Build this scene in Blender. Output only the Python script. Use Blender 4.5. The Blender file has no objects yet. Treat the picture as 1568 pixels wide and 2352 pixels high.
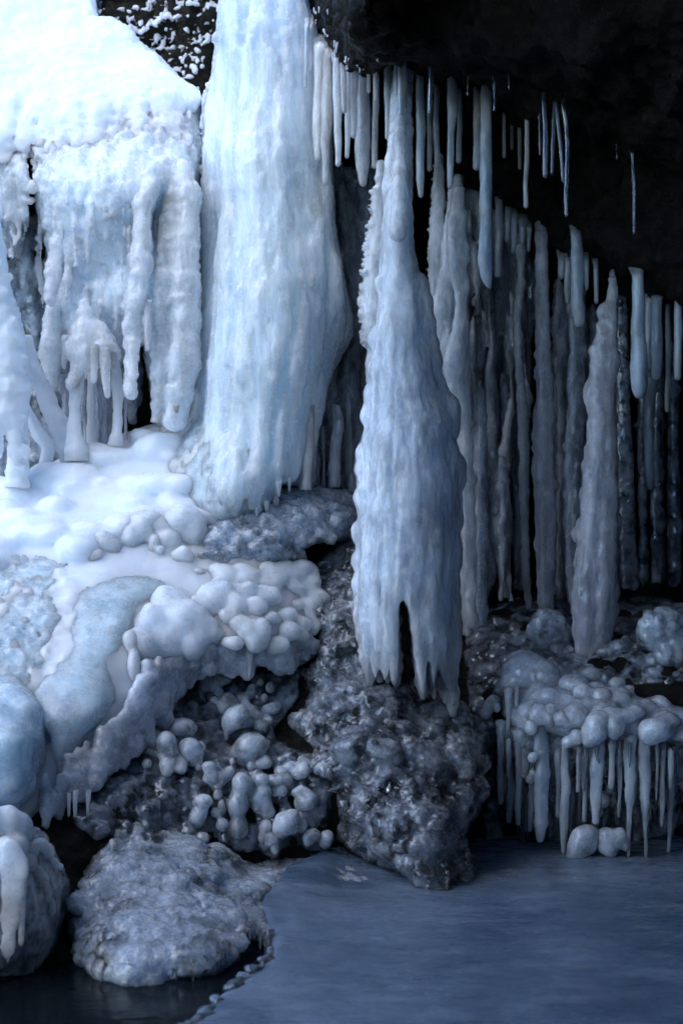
SKY_STRENGTH = 0.15
ROOF_LEN = 2.6
def ROOF_X0(b): return -0.05 + 0.25 * b
import bpy, math, random
import numpy as np
import openvdb as vdb
from mathutils import Vector

# ---------------------------------------------------------------- frame of reference
# metres; +Y runs away from the camera, the pond ice lies at z = 0
F, CU, CV, CH = 3231.0, 784.0, 1176.0, 1.4

def P(u, v, Y):
    return np.array([(u - CU) / F * Y, Y, CH - (v - CV) / F * Y])

def S(px, Y):
    return px * Y / F

rng = np.random.default_rng(7)
random.seed(7)
scene = bpy.context.scene
COL = scene.collection

# ---------------------------------------------------------------- noise
_T = np.random.default_rng(11).random(65536).astype(np.float32)

def _hash(i, j, k):
    n = (i * 73856093) ^ (j * 19349663) ^ (k * 83492791)
    n = (n ^ (n >> 13)) * 1274126177
    return _T[(n ^ (n >> 16)) & 65535]

def vnoise(p):
    """value noise, p (N,3) -> -1..1"""
    f = np.floor(p)
    i = f.astype(np.int64)
    t = (p - f).astype(np.float32)
    t = t * t * (3 - 2 * t)
    x, y, z = i[:, 0], i[:, 1], i[:, 2]
    tx, ty, tz = t[:, 0], t[:, 1], t[:, 2]
    def l(a, b, w): return a + (b - a) * w
    c = [[[_hash(x + a, y + b, z + d) for d in (0, 1)] for b in (0, 1)] for a in (0, 1)]
    r = l(l(l(c[0][0][0], c[1][0][0], tx), l(c[0][1][0], c[1][1][0], tx), ty),
          l(l(c[0][0][1], c[1][0][1], tx), l(c[0][1][1], c[1][1][1], tx), ty), tz)
    return r * 2 - 1

def fbm(p, octaves=4, gain=0.5):
    s, a, q = 0, 1.0, p
    for o in range(octaves):
        s = s + a * vnoise(q + 17.3 * o)
        q = q * 2.03
        a *= gain
    return s

def worley(p):
    """distance to the nearest feature point"""
    f = np.floor(p); i = f.astype(np.int64)
    best = np.full(len(p), 9.0, np.float32)
    for a in (-1, 0, 1):
        for b in (-1, 0, 1):
            for c in (-1, 0, 1):
                x, y, z = i[:, 0] + a, i[:, 1] + b, i[:, 2] + c
                dx = x + _hash(x, y, z) - p[:, 0]
                dy = y + _hash(x + 91, y + 7, z) - p[:, 1]
                dz = z + _hash(x, y + 53, z + 29) - p[:, 2]
                best = np.minimum(best, dx * dx + dy * dy + dz * dz)
    return np.sqrt(best)

# ---------------------------------------------------------------- mesh and object helpers
def link_mesh(name, verts, faces, mat, parent=None, origin=None, smooth=True):
    """verts (N,3) in world metres; faces an (M,k) array or list; the origin becomes the object's location"""
    verts = np.asarray(verts, np.float32)
    o3 = np.array(origin, np.float32) if origin is not None else np.zeros(3, np.float32)
    me = bpy.data.meshes.new(name)
    faces = [np.asarray(f, np.int32) for f in (faces if isinstance(faces, list) else [faces])]
    me.vertices.add(len(verts))
    me.vertices.foreach_set('co', (verts - o3).ravel())
    loops = np.concatenate([f.ravel() for f in faces])
    tot = np.concatenate([np.full(len(f), f.shape[1], np.int32) for f in faces])
    me.loops.add(len(loops)); me.loops.foreach_set('vertex_index', loops)
    me.polygons.add(len(tot))
    start = np.concatenate([[0], np.cumsum(tot)[:-1]]).astype(np.int32)
    me.polygons.foreach_set('loop_start', start)
    me.polygons.foreach_set('loop_total', tot)
    me.polygons.foreach_set('use_smooth', np.full(len(tot), smooth))
    me.update(calc_edges=True); me.validate()
    me.materials.append(mat)
    ob = bpy.data.objects.new(name, me)
    COL.objects.link(ob)
    if parent is not None:
        ob.parent = parent
        ob.location = Vector(o3) - parent.location
    else:
        ob.location = Vector(o3)
    return ob

def thing(name, label, cat, loc, group=None):
    o = bpy.data.objects.new(name, None); COL.objects.link(o)
    o.location = Vector([float(c) for c in loc]); o.empty_display_size = 0.1
    return tag(o, label, cat, group)

def tag(o, label, cat, group=None):
    o['label'] = label; o['category'] = cat; o['kind'] = 'thing'
    if group: o['group'] = group
    return o

def structure(o, kind='structure'):
    o['kind'] = kind
    return o

def normals(v, q):
    n = np.zeros_like(v)
    a, b, c, d = (v[q[:, i]] for i in range(4))
    fn = np.cross(c - a, d - b)
    for i in range(4):
        np.add.at(n, q[:, i], fn)
    return n / (np.linalg.norm(n, axis=1, keepdims=True) + 1e-12)

def smin(a, b, k):
    if k <= 0: return np.minimum(a, b)
    h = np.maximum(k - np.abs(a - b), 0) / k
    return np.minimum(a, b) - h * h * k * 0.25

# ---------------------------------------------------------------- signed distance volumes
RU0, RV0, RST = -700, -600, 8
RW, RH = 380, 450        # raster of the picture plane used to look shapes up

def _lookup(r, u, v):
    x = np.clip((u - RU0) / RST, 0, RW - 1.01); y = np.clip((v - RV0) / RST, 0, RH - 1.01)
    i = x.astype(np.int32); j = y.astype(np.int32); a = x - i; b = y - j
    return (r[j, i] * (1 - a) + r[j, i + 1] * a) * (1 - b) + (r[j + 1, i] * (1 - a) + r[j + 1, i + 1] * a) * b

_gu, _gv = np.meshgrid(RU0 + RST * np.arange(RW), RV0 + RST * np.arange(RH))

def surface(pts, lam=0.0):
    """thin-plate surface Y(u,v) through (u,v,Y) points"""
    p = np.array(pts, float); n = len(p)
    def phi(r2): return 0.5 * r2 * np.log(r2 + 1e-9)
    q = p[:, :2] / 1000.0
    K = phi(((q[:, None] - q[None]) ** 2).sum(-1)) + lam * np.eye(n)
    A = np.block([[K, np.c_[np.ones(n), q]], [np.c_[np.ones(n), q].T, np.zeros((3, 3))]])
    w = np.linalg.solve(A, np.r_[p[:, 2], 0, 0, 0])
    g = np.stack([_gu.ravel(), _gv.ravel()], 1) / 1000.0
    out = np.zeros(len(g))
    for i in range(n):
        out += w[i] * phi(((g - q[i]) ** 2).sum(-1))
    out += w[n] + g @ w[n + 1:]
    return out.reshape(RH, RW)

def polygon(pts):
    """signed distance (pixels, negative inside) to a polygon of the picture plane"""
    p = np.array(pts, float); g = np.stack([_gu.ravel(), _gv.ravel()], 1)
    d = np.full(len(g), 1e9); ins = np.zeros(len(g), bool)
    for i in range(len(p)):
        a, b = p[i], p[(i + 1) % len(p)]
        e = b - a; w = g - a
        t = np.clip((w @ e) / (e @ e + 1e-9), 0, 1)
        d = np.minimum(d, ((w - t[:, None] * e) ** 2).sum(-1))
        c = ((a[1] > g[:, 1]) != (b[1] > g[:, 1])) & (g[:, 0] < (b[0] - a[0]) * (g[:, 1] - a[1]) / (b[1] - a[1] + 1e-12) + a[0])
        ins ^= c
    return (np.sqrt(d) * np.where(ins, -1, 1)).reshape(RH, RW)

def blur(r, n):
    for _ in range(n):
        p = np.pad(r, 1, mode='edge')
        r = (p[:-2, 1:-1] + p[2:, 1:-1] + p[1:-1, :-2] + p[1:-1, 2:] + 4 * r) / 8
    return r

class Vol:
    def __init__(self, lo, hi, h):
        self.lo = np.array(lo, float); self.h = h
        self.n = np.ceil((np.array(hi, float) - self.lo) / h).astype(int) + 1
        self.ax = [(self.lo[i] + h * np.arange(self.n[i])).astype(np.float32) for i in range(3)]
        self.d = np.full(self.n, 1.0, np.float32)
    @classmethod
    def px(cls, u0, v0, u1, v1, Y0, Y1, h):
        """the box that holds a piece of the picture between two depths"""
        c = np.array([P(u, v, Y) for u in (u0, u1) for v in (v0, v1) for Y in (Y0, Y1)])
        return cls(c.min(0), c.max(0), h)
    def box(self, lo, hi):
        a = np.clip(np.floor((lo - self.lo) / self.h).astype(int), 0, self.n - 1)
        b = np.clip(np.ceil((hi - self.lo) / self.h).astype(int) + 1, 1, self.n)
        if np.any(b <= a): return None
        sl = tuple(slice(a[i], b[i]) for i in range(3))
        X = self.ax[0][sl[0]][:, None, None]; Y = self.ax[1][sl[1]][None, :, None]; Z = self.ax[2][sl[2]][None, None, :]
        return sl, X, Y, Z
    def ell(self, c, r, k=0.02):
        c = np.asarray(c, float); r = np.broadcast_to(np.asarray(r, float), 3)
        m = k + 2.5 * self.h
        b = self.box(c - r - m, c + r + m)
        if b is None: return
        sl, X, Y, Z = b
        q = np.sqrt(((X - c[0]) / r[0]) ** 2 + ((Y - c[1]) / r[1]) ** 2 + ((Z - c[2]) / r[2]) ** 2)
        q1 = np.sqrt(((X - c[0]) / r[0] ** 2) ** 2 + ((Y - c[1]) / r[1] ** 2) ** 2 + ((Z - c[2]) / r[2] ** 2) ** 2)
        d = q * (q - 1) / (q1 + 1e-6)
        self.d[sl] = smin(self.d[sl], d.astype(np.float32), k)
    def cone(self, a, b, ra, rb, k=0.02, sy=1.0):
        a = np.asarray(a, float); b = np.asarray(b, float); m = max(ra, rb) * max(1, sy) + k + 2.5 * self.h
        bx = self.box(np.minimum(a, b) - m, np.maximum(a, b) + m)
        if bx is None: return
        sl, X, Y, Z = bx
        e = b - a
        t = np.clip(((X - a[0]) * e[0] + (Y - a[1]) * e[1] + (Z - a[2]) * e[2]) / (e @ e + 1e-12), 0, 1)
        d = np.sqrt((X - a[0] - t * e[0]) ** 2 + ((Y - a[1] - t * e[1]) / sy) ** 2 + (Z - a[2] - t * e[2]) ** 2) - (ra + (rb - ra) * t)
        self.d[sl] = smin(self.d[sl], d.astype(np.float32), k)
    def chain(self, pts, Y, k=0.02, sy=1.0):
        """pts [(u,v,half width px)] strung at depth Y (a number, or one per point)"""
        Ys = np.broadcast_to(np.asarray(Y, float), len(pts))
        for (p, q, ya, yb) in zip(pts[:-1], pts[1:], Ys[:-1], Ys[1:]):
            self.cone(P(p[0], p[1], ya), P(q[0], q[1], yb), S(p[2], ya), S(q[2], yb), k, sy)
    def column(self, L, R, Yc, dy=0.8, dmax=0.2, k=0.03):
        """upright body between a left and a right outline [(u,v)] (v rising) with an oval plan"""
        L = np.array(L, float); R = np.array(R, float)
        Z = self.ax[2]; v = CV + (CH - Z) * F / Yc
        l = (np.interp(v, L[:, 1], L[:, 0]) - CU) * Yc / F; r = (np.interp(v, R[:, 1], R[:, 0]) - CU) * Yc / F
        xc = (l + r) / 2; w = np.maximum((r - l) / 2, 1e-3); wy = np.minimum(w * dy, dmax)
        X = self.ax[0][:, None, None]; Y = self.ax[1][None, :, None]
        q = np.sqrt(((X - xc) / w) ** 2 + ((Y - Yc) / wy) ** 2)
        d = (q - 1) * np.minimum(w, wy)
        z0 = CH - (min(L[0, 1], R[0, 1]) - CV) * Yc / F; z1 = CH - (max(L[-1, 1], R[-1, 1]) - CV) * Yc / F
        d = np.maximum(d, np.maximum(Z - z0, z1 - Z)[None, None, :])
        self.d = smin(self.d, d.astype(np.float32), k)
    def uv(self):
        X = self.ax[0][:, None, None]; Y = self.ax[1][None, :, None]; Z = self.ax[2][None, None, :]
        return CU + X * F / Y, CV + (CH - Z) * F / Y, Y
    def relief(self, surf, poly=None, th=0.3, k=0.03, edge=0.04, returnit=False):
        """solid whose front follows surf inside poly, th thick, with rounded rims"""
        u, v, Y = self.uv()
        u, v = np.broadcast_arrays(u + 0 * v, v + 0 * u)
        f = (_lookup(surf, u, v) - Y).astype(np.float32)
        g = np.gradient(f, self.h)
        d = f / np.sqrt(g[0] ** 2 + g[1] ** 2 + g[2] ** 2 + 1e-6)
        d = np.maximum(d, -(f + th))
        if poly is not None:
            e = (_lookup(poly, u, v) * Y / F).astype(np.float32)
            h = np.maximum(edge - np.abs(d - e), 0) / edge
            d = np.maximum(d, e) + h * h * edge * 0.25
        if returnit: return d
        self.d = smin(self.d, d.astype(np.float32), k)
    def mesh(self, disp=()):
        """surface as (verts, quads); disp: functions of (verts, normals) -> metres along the normal"""
        d = self.d
        for ax in range(3):
            sl = [slice(None)] * 3
            for e in (0, -1):
                sl[ax] = e; d[tuple(sl)] = np.maximum(d[tuple(sl)], self.h * 0.5)
        bg = 3 * self.h
        g = vdb.FloatGrid(bg)
        g.copyFromArray(np.clip(d, -bg, bg).astype(np.float32))
        v, q = g.convertToQuads(0.0)
        v = np.array(v, np.float64) * self.h + self.lo; q = np.array(q, np.int64)
        a, b, c, e = (v[q[:, i]] for i in range(4))
        vol = (np.einsum('ij,ij->i', a, np.cross(b, c)) + np.einsum('ij,ij->i', a, np.cross(c, e))).sum()
        if vol < 0: q = q[:, ::-1]
        if disp:
            n = normals(v, q)
            v = v + n * sum(f(v, n) for f in disp)[:, None]
        return v, q
    def build(self, name, mat, parent=None, origin=None, disp=(), smooth=True):
        v, q = self.mesh(disp)
        if origin is None: origin = (v[:, 0].mean(), v[:, 1].mean(), v[:, 2].min())
        return link_mesh(name, v, q, mat, parent, origin, smooth)

def dn(amp, fx, fz=None, octv=3, off=0.0):
    fz = fx if fz is None else fz
    return lambda v, n: amp * fbm(v * np.array([fx, fx, fz]) + off, octv)

def dw(amp, fx, fz=None, off=0.0):
    fz = fx if fz is None else fz
    return lambda v, n: amp * (0.55 - worley(v * np.array([fx, fx, fz]) + off))

# ---------------------------------------------------------------- a single icicle or thin pillar as a turned, rippled rod
def rod(path, seg=14, step=None, ripple=0.06, rough=0.05, tip=True, seed=0, top_round=False):
    """path [(x,y,z,r)] from top to bottom in metres"""
    r_ = np.random.default_rng(seed)
    p = np.array(path, float)
    s = np.r_[0, np.cumsum(np.linalg.norm(np.diff(p[:, :3], axis=0), axis=1))]
    n = max(8, int(s[-1] / (step or 0.011)))
    t = np.linspace(0, s[-1], n)
    c = np.stack([np.interp(t, s, p[:, i]) for i in range(4)], 1)
    # smooth the bends
    for _ in range(3):
        c[1:-1] = (c[:-2] + 2 * c[1:-1] + c[2:]) / 4
    L = s[-1]; r = c[:, 3].copy()
    ph = r_.random(4) * 50
    w = np.zeros(n)
    for f_, a_ in ((1 / 0.03, 0.5), (1 / 0.055, 0.6), (1 / 0.16, 0.9)):
        w += a_ * vnoise(np.stack([t * f_ + ph[0], 0 * t + ph[1], 0 * t + ph[2]], 1))
    r *= 1 + ripple * 1.5 * w
    c[:, 0] += 0.10 * r * vnoise(np.stack([t * 11 + ph[3], 0 * t, 0 * t], 1))
    if tip:
        rt = r[-1]; k = np.clip((L - t) / (1.15 * rt), 0, 1)
        r *= np.sqrt(np.maximum(1 - (1 - k) ** 2, 0.0004))
    if top_round:
        rt = r[0]; k = np.clip(t / (1.1 * rt), 0, 1)
        r *= np.sqrt(np.maximum(1 - (1 - k) ** 2, 0.0004))
    th = np.linspace(0, 2 * np.pi, seg, endpoint=False) + r_.random() * 6
    T, A = np.meshgrid(t, th, indexing='ij')
    nn = vnoise(np.stack([np.cos(A).ravel() * 1.3 + ph[1], np.sin(A).ravel() * 1.3 + ph[2], T.ravel() * 14], 1)).reshape(T.shape)
    n2 = vnoise(np.stack([np.cos(A).ravel() * 3 + ph[3], np.sin(A).ravel() * 3, T.ravel() * 60], 1)).reshape(T.shape)
    R = r[:, None] * (1 + rough * 2.2 * nn + rough * 0.9 * n2)
    V = np.stack([c[:, 0:1] + R * np.cos(A), c[:, 1:2] + R * np.sin(A), c[:, 2:3] + 0 * R], -1).reshape(-1, 3)
    i = np.arange(n - 1)[:, None] * seg; j = np.arange(seg)[None]; j2 = (j + 1) % seg
    q = np.stack([i + j, i + seg + j, i + seg + j2, i + j2], -1).reshape(-1, 4)
    q = q[:, ::-1]
    # close both ends
    nv = len(V)
    V = np.vstack([V, c[0, :3], c[-1, :3] - np.array([0, 0, 0.0005])])
    j = np.arange(seg); b = (n - 1) * seg
    t0 = np.stack([np.full(seg, nv), j, (j + 1) % seg], -1); t1 = np.stack([np.full(seg, nv + 1), b + (j + 1) % seg, b + j], -1)
    return V, [q, t0, t1]

def rod_px(pts, Y, mat, name='icicle', parent=None, **kw):
    """pts [(u,v,full width px)] top to bottom"""
    Ys = np.broadcast_to(np.asarray(Y, float), len(pts))
    path = [tuple(P(u, v, y)) + (S(w / 2, y),) for (u, v, w), y in zip(pts, Ys)]
    V, f = rod(path, **kw)
    return link_mesh(name, V, f, mat, parent, path[0][:3])
# ---------------------------------------------------------------- materials
def new_mat(name):
    m = bpy.data.materials.new(name); m.use_nodes = True
    nt = m.node_tree; nt.nodes.clear()
    out = nt.nodes.new('ShaderNodeOutputMaterial')
    b = nt.nodes.new('ShaderNodeBsdfPrincipled')
    nt.links.new(b.outputs[0], out.inputs[0])
    return m, nt, b

def _n(nt, t, **kw):
    n = nt.nodes.new(t)
    for k, v in kw.items():
        if k in n.inputs: n.inputs[k].default_value = v
        else: setattr(n, k, v)
    return n

def coords(nt, scale):
    g = nt.nodes.new('ShaderNodeNewGeometry')
    m = _n(nt, 'ShaderNodeVectorMath', operation='MULTIPLY')
    nt.links.new(g.outputs['Position'], m.inputs[0]); m.inputs[1].default_value = scale
    return m.outputs[0]

def noise(nt, vec, scale, detail=4.0, rough=0.55):
    n = _n(nt, 'ShaderNodeTexNoise', Scale=scale, Detail=detail, Roughness=rough)
    nt.links.new(vec, n.inputs['Vector'])
    return n.outputs['Fac']

def ramp(nt, fac, a, b, lo=0.0, hi=1.0):
    m = _n(nt, 'ShaderNodeMapRange')
    m.inputs['From Min'].default_value = a; m.inputs['From Max'].default_value = b
    m.inputs['To Min'].default_value = lo; m.inputs['To Max'].default_value = hi
    nt.links.new(fac, m.inputs['Value'])
    return m.outputs[0]

def mixc(nt, fac, a, b):
    m = _n(nt, 'ShaderNodeMix', data_type='RGBA')
    nt.links.new(fac, m.inputs[0])
    m.inputs[6].default_value = (*a, 1); m.inputs[7].default_value = (*b, 1)
    return m.outputs[2]

def bump(nt, b, layers, prev=None):
    """layers of (height socket, strength, distance) chained into the normal"""
    for h, s, d in layers:
        m = _n(nt, 'ShaderNodeBump', Strength=s, Distance=d)
        nt.links.new(h, m.inputs['Height'])
        if prev: nt.links.new(prev, m.inputs['Normal'])
        prev = m.outputs[0]
    nt.links.new(prev, b.inputs['Normal'])

def ice(name, base, base2, clear=(0.0, 0.0), rough=0.22, sss=0.05, streak=0.3, grain=1.0, crystal=0.0, coat=0.0, facet=0.0, fscale=80.0, cscale=7.0, radius=(0.72, 0.86, 1.0), vein=0.0, vscale=16.0, clear_at=(0.42, 0.62)):
    m, nt, b = new_mat(name)
    vs = coords(nt, (1, 1, streak)); v1 = coords(nt, (1, 1, 1))
    big = noise(nt, vs, cscale, 5)
    colour = mixc(nt, ramp(nt, big, 0.35, 0.68), base, base2)
    if vein > 0:                        # milky fractures as inner highlights, white bubble dots painted in as sparkle
        wob = _n(nt, 'ShaderNodeTexNoise', Scale=9.0, Detail=3.0); nt.links.new(vs, wob.inputs['Vector'])
        ad = _n(nt, 'ShaderNodeMix', data_type='VECTOR'); ad.inputs[0].default_value = 0.12
        nt.links.new(vs, ad.inputs[4]); nt.links.new(wob.outputs['Color'], ad.inputs[5])
        ve = _n(nt, 'ShaderNodeTexVoronoi', Scale=vscale, feature='DISTANCE_TO_EDGE'); nt.links.new(ad.outputs[1], ve.inputs['Vector'])
        vb = _n(nt, 'ShaderNodeTexVoronoi', Scale=70.0); nt.links.new(v1, vb.inputs['Vector'])
        mk = _n(nt, 'ShaderNodeMath', operation='MAXIMUM')
        nt.links.new(ramp(nt, ve.outputs['Distance'], 0.0, 0.07, vein, 0.0), mk.inputs[0])
        nt.links.new(ramp(nt, vb.outputs['Distance'], 0.16, 0.30, vein, 0.0), mk.inputs[1])
        mx = _n(nt, 'ShaderNodeMix', data_type='RGBA'); nt.links.new(mk.outputs[0], mx.inputs[0])
        nt.links.new(colour, mx.inputs[6]); mx.inputs[7].default_value = (0.93, 0.95, 0.97, 1); colour = mx.outputs[2]
    nt.links.new(colour, b.inputs['Base Color'])
    b.inputs['Subsurface Weight'].default_value = 1.0
    b.inputs['Subsurface Radius'].default_value = radius
    b.inputs['Subsurface Scale'].default_value = sss
    b.inputs['IOR'].default_value = 1.31
    b.inputs['Coat Weight'].default_value = coat; b.inputs['Coat IOR'].default_value = 1.6; b.inputs['Coat Roughness'].default_value = 0.05
    fine = noise(nt, v1, 60, 6, 0.65)
    nt.links.new(ramp(nt, fine, 0.3, 0.7, max(0.04, rough - 0.12), rough + 0.12), b.inputs['Roughness'])
    if clear[1] > 0:
        c = noise(nt, vs, cscale * 1.9, 5, 0.6)
        nt.links.new(ramp(nt, c, clear_at[0], clear_at[1], clear[0], clear[1]), b.inputs['Transmission Weight'])
    layers = [(noise(nt, vs, 38, 4), 0.35 * grain, 0.012), (fine, 0.30 * grain, 0.004)]
    if crystal > 0:
        vo = _n(nt, 'ShaderNodeTexVoronoi', Scale=75.0)
        nt.links.new(vs, vo.inputs['Vector'])
        layers.append((vo.outputs['Distance'], crystal, 0.012))
        vo2 = _n(nt, 'ShaderNodeTexVoronoi', Scale=210.0)
        nt.links.new(v1, vo2.inputs['Vector'])
        layers.append((vo2.outputs['Distance'], crystal * 0.7, 0.005))
    start = None
    if facet > 0:                       # small crystal faces, each tilted its own way
        vf = _n(nt, 'ShaderNodeTexVoronoi', Scale=fscale)
        nt.links.new(vs if streak < 1 else v1, vf.inputs['Vector'])
        a = _n(nt, 'ShaderNodeVectorMath', operation='SUBTRACT'); a.inputs[1].default_value = (0.5, 0.5, 0.5)
        nt.links.new(vf.outputs['Color'], a.inputs[0])
        s = _n(nt, 'ShaderNodeVectorMath', operation='SCALE'); s.inputs['Scale'].default_value = facet
        nt.links.new(a.outputs[0], s.inputs[0])
        g = nt.nodes.new('ShaderNodeNewGeometry')
        p = _n(nt, 'ShaderNodeVectorMath', operation='ADD')
        nt.links.new(g.outputs['Normal'], p.inputs[0]); nt.links.new(s.outputs[0], p.inputs[1])
        q = _n(nt, 'ShaderNodeVectorMath', operation='NORMALIZE'); nt.links.new(p.outputs[0], q.inputs[0])
        start = q.outputs[0]
    bump(nt, b, layers, start)
    return m

M = {}
M['ice_white'] = ice('white_ice', (0.84, 0.88, 0.93), (0.77, 0.83, 0.90), rough=0.32, sss=0.16, grain=0.4, coat=0.15, vein=0.15)
M['ice_fall'] = ice('fall_ice', (0.81, 0.89, 0.94), (0.70, 0.81, 0.89), (0.0, 0.25), rough=0.22, sss=0.2, grain=0.8, crystal=0.3, coat=0.35, facet=0.28, fscale=85, vein=0.4, vscale=22, streak=0.18)
M['ice_apron'] = ice('apron_ice', (0.66, 0.79, 0.91), (0.55, 0.71, 0.86), (0.05, 0.3), rough=0.24, sss=0.2, streak=1, grain=0.5, coat=0.15, facet=0.2, fscale=60, vein=0.35, vscale=12)
M['ice_curtain'] = ice('curtain_ice', (0.86, 0.90, 0.94), (0.74, 0.82, 0.90), (0.0, 0.25), rough=0.25, sss=0.2, grain=0.9, crystal=0.2, coat=0.35, facet=0.3, fscale=85, vein=0.4, vscale=24)
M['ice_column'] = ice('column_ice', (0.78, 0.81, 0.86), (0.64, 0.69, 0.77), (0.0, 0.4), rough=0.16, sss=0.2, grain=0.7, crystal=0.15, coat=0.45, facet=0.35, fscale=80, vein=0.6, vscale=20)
M['ice_bounce_tint'] = ice('bounce_tint_ice', (0.71, 0.67, 0.70), (0.54, 0.52, 0.56), (0.0, 0.35), rough=0.18, sss=0.18, grain=0.6, crystal=0.1, coat=0.4, facet=0.22, fscale=70, vein=0.45, vscale=22)  # mauve tint puts the bounced light of the cave into the colour
M['ice_dim'] = ice('shaded_ice', (0.50, 0.51, 0.56), (0.36, 0.38, 0.43), (0.15, 0.6), rough=0.18, sss=0.16, grain=0.7, crystal=0.12, coat=0.4, facet=0.22, fscale=70, vein=0.4, vscale=24)  # darker copy of the column ice, shade of the recesses put into its colour
M['icicle'] = ice('icicle_ice', (0.64, 0.71, 0.80), (0.50, 0.58, 0.69), (0.1, 0.5), rough=0.15, sss=0.12, grain=0.35, coat=0.4, vein=0.25, vscale=24)
M['icicle_clear'] = ice('clear_icicle_ice', (0.55, 0.62, 0.70), (0.45, 0.52, 0.60), (0.8, 0.97), rough=0.08, sss=0.02, grain=0.4, coat=0.5)
M['ice_bulb'] = ice('bulb_ice', (0.80, 0.84, 0.90), (0.68, 0.75, 0.83), (0.0, 0.2), rough=0.30, sss=0.14, streak=1, grain=0.35, cscale=5, coat=0.15, vein=0.25, vscale=16)
M['ice_nodule'] = ice('nodule_ice', (0.76, 0.80, 0.86), (0.54, 0.60, 0.67), (0.1, 0.6), rough=0.22, sss=0.08, streak=1, grain=0.35, cscale=9, coat=0.4, vein=0.15, vscale=16)
M['ice_glass'] = ice('glassy_ice', (0.66, 0.72, 0.79), (0.48, 0.55, 0.63), (0.25, 0.75), rough=0.08, sss=0.18, streak=0.8, grain=0.5, crystal=0.2, coat=0.9, facet=0.5, fscale=80, vein=0.3, vscale=20)
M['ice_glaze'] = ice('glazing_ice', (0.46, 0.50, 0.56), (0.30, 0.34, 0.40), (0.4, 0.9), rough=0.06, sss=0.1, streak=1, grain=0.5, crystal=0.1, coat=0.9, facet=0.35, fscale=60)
M['crystal'] = ice('crystal_crust', (0.58, 0.62, 0.68), (0.32, 0.34, 0.39), (0.45, 0.96), rough=0.05, sss=0.2, streak=0.9, grain=0.6, crystal=0.3, coat=0.9, facet=1.0, fscale=120, cscale=6, clear_at=(0.40, 0.62), vein=0.3, vscale=30)
M['ice_shelf'] = ice('shelf_ice', (0.60, 0.63, 0.70), (0.46, 0.51, 0.59), (0.0, 0.4), rough=0.16, sss=0.14, streak=1, grain=0.4, cscale=6, coat=0.6, facet=0.18, fscale=60, vein=0.45, vscale=18)
M['crystal_pale'] = ice('pale_crystal_crust', (0.56, 0.63, 0.72), (0.38, 0.45, 0.55), (0.2, 0.8), rough=0.10, sss=0.2, streak=0.9, grain=0.6, crystal=0.3, coat=0.7, facet=0.8, fscale=130, cscale=5, clear_at=(0.45, 0.66), vein=0.4, vscale=26)
M['snow'] = ice('snow', (0.84, 0.87, 0.91), (0.80, 0.84, 0.89), rough=0.8, sss=0.12, streak=1, grain=0.6)

def rock(name, c1, c2, c3, rough=(0.35, 0.7), scale=1.0):
    m, nt, b = new_mat(name)
    v = coords(nt, (1, 1, 1.5))
    a = noise(nt, v, 4 * scale, 8, 0.62); f = noise(nt, v, 22 * scale, 8, 0.65)
    mx = _n(nt, 'ShaderNodeMix', data_type='RGBA')
    nt.links.new(ramp(nt, f, 0.5, 0.68), mx.inputs[0])
    nt.links.new(mixc(nt, ramp(nt, a, 0.38, 0.62), c1, c2), mx.inputs[6]); mx.inputs[7].default_value = (*c3, 1)
    nt.links.new(mx.outputs[2], b.inputs['Base Color'])
    nt.links.new(ramp(nt, f, 0.3, 0.7, *rough), b.inputs['Roughness'])
    b.inputs['Specular IOR Level'].default_value = 0.12
    bump(nt, b, [(a, 0.6, 0.08), (f, 0.7, 0.025), (noise(nt, v, 90 * scale, 5), 0.4, 0.006)])
    return m
M['rock'] = rock('wet_dark_rock', (0.005, 0.0042, 0.0034), (0.010, 0.008, 0.006), (0.026, 0.019, 0.013))
M['moss'] = rock('mossy_rock', (0.012, 0.011, 0.008), (0.022, 0.018, 0.011), (0.042, 0.032, 0.018), (0.6, 0.9), 2.0)
M['gorge'] = rock('gorge_rock', (0.010, 0.009, 0.008), (0.018, 0.015, 0.013), (0.03, 0.026, 0.022), (0.6, 0.9), 0.5)
M['orange_rock'] = rock('orange_stone', (0.20, 0.085, 0.03), (0.28, 0.12, 0.04), (0.12, 0.06, 0.03))

def pond_mat():
    m, nt, b = new_mat('pond_ice')
    v = coords(nt, (1, 1, 1)); w = coords(nt, (1, 2.6, 1))
    a = noise(nt, v, 1.6, 6, 0.6); f = noise(nt, w, 9, 6, 0.6); s = noise(nt, v, 55, 3)
    c_ = _n(nt, 'ShaderNodeMix', data_type='RGBA')
    nt.links.new(ramp(nt, noise(nt, w, 3.2, 9, 0.7), 0.48, 0.72, 0.0, 0.55), c_.inputs[0])
    nt.links.new(mixc(nt, ramp(nt, a, 0.38, 0.64), (0.075, 0.11, 0.16), (0.17, 0.22, 0.285)), c_.inputs[6])
    c_.inputs[7].default_value = (0.32, 0.375, 0.44, 1)
    nt.links.new(c_.outputs[2], b.inputs['Base Color'])
    b.inputs['Subsurface Weight'].default_value = 0.5
    b.inputs['Subsurface Radius'].default_value = (0.3, 0.6, 1.0)
    b.inputs['Subsurface Scale'].default_value = 0.04
    b.inputs['IOR'].default_value = 1.31
    nt.links.new(ramp(nt, f, 0.3, 0.7, 0.14, 0.42), b.inputs['Roughness'])
    bump(nt, b, [(a, 0.15, 0.05), (f, 0.3, 0.012), (s, 0.22, 0.005)])
    return m
M['pond'] = pond_mat()

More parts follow.
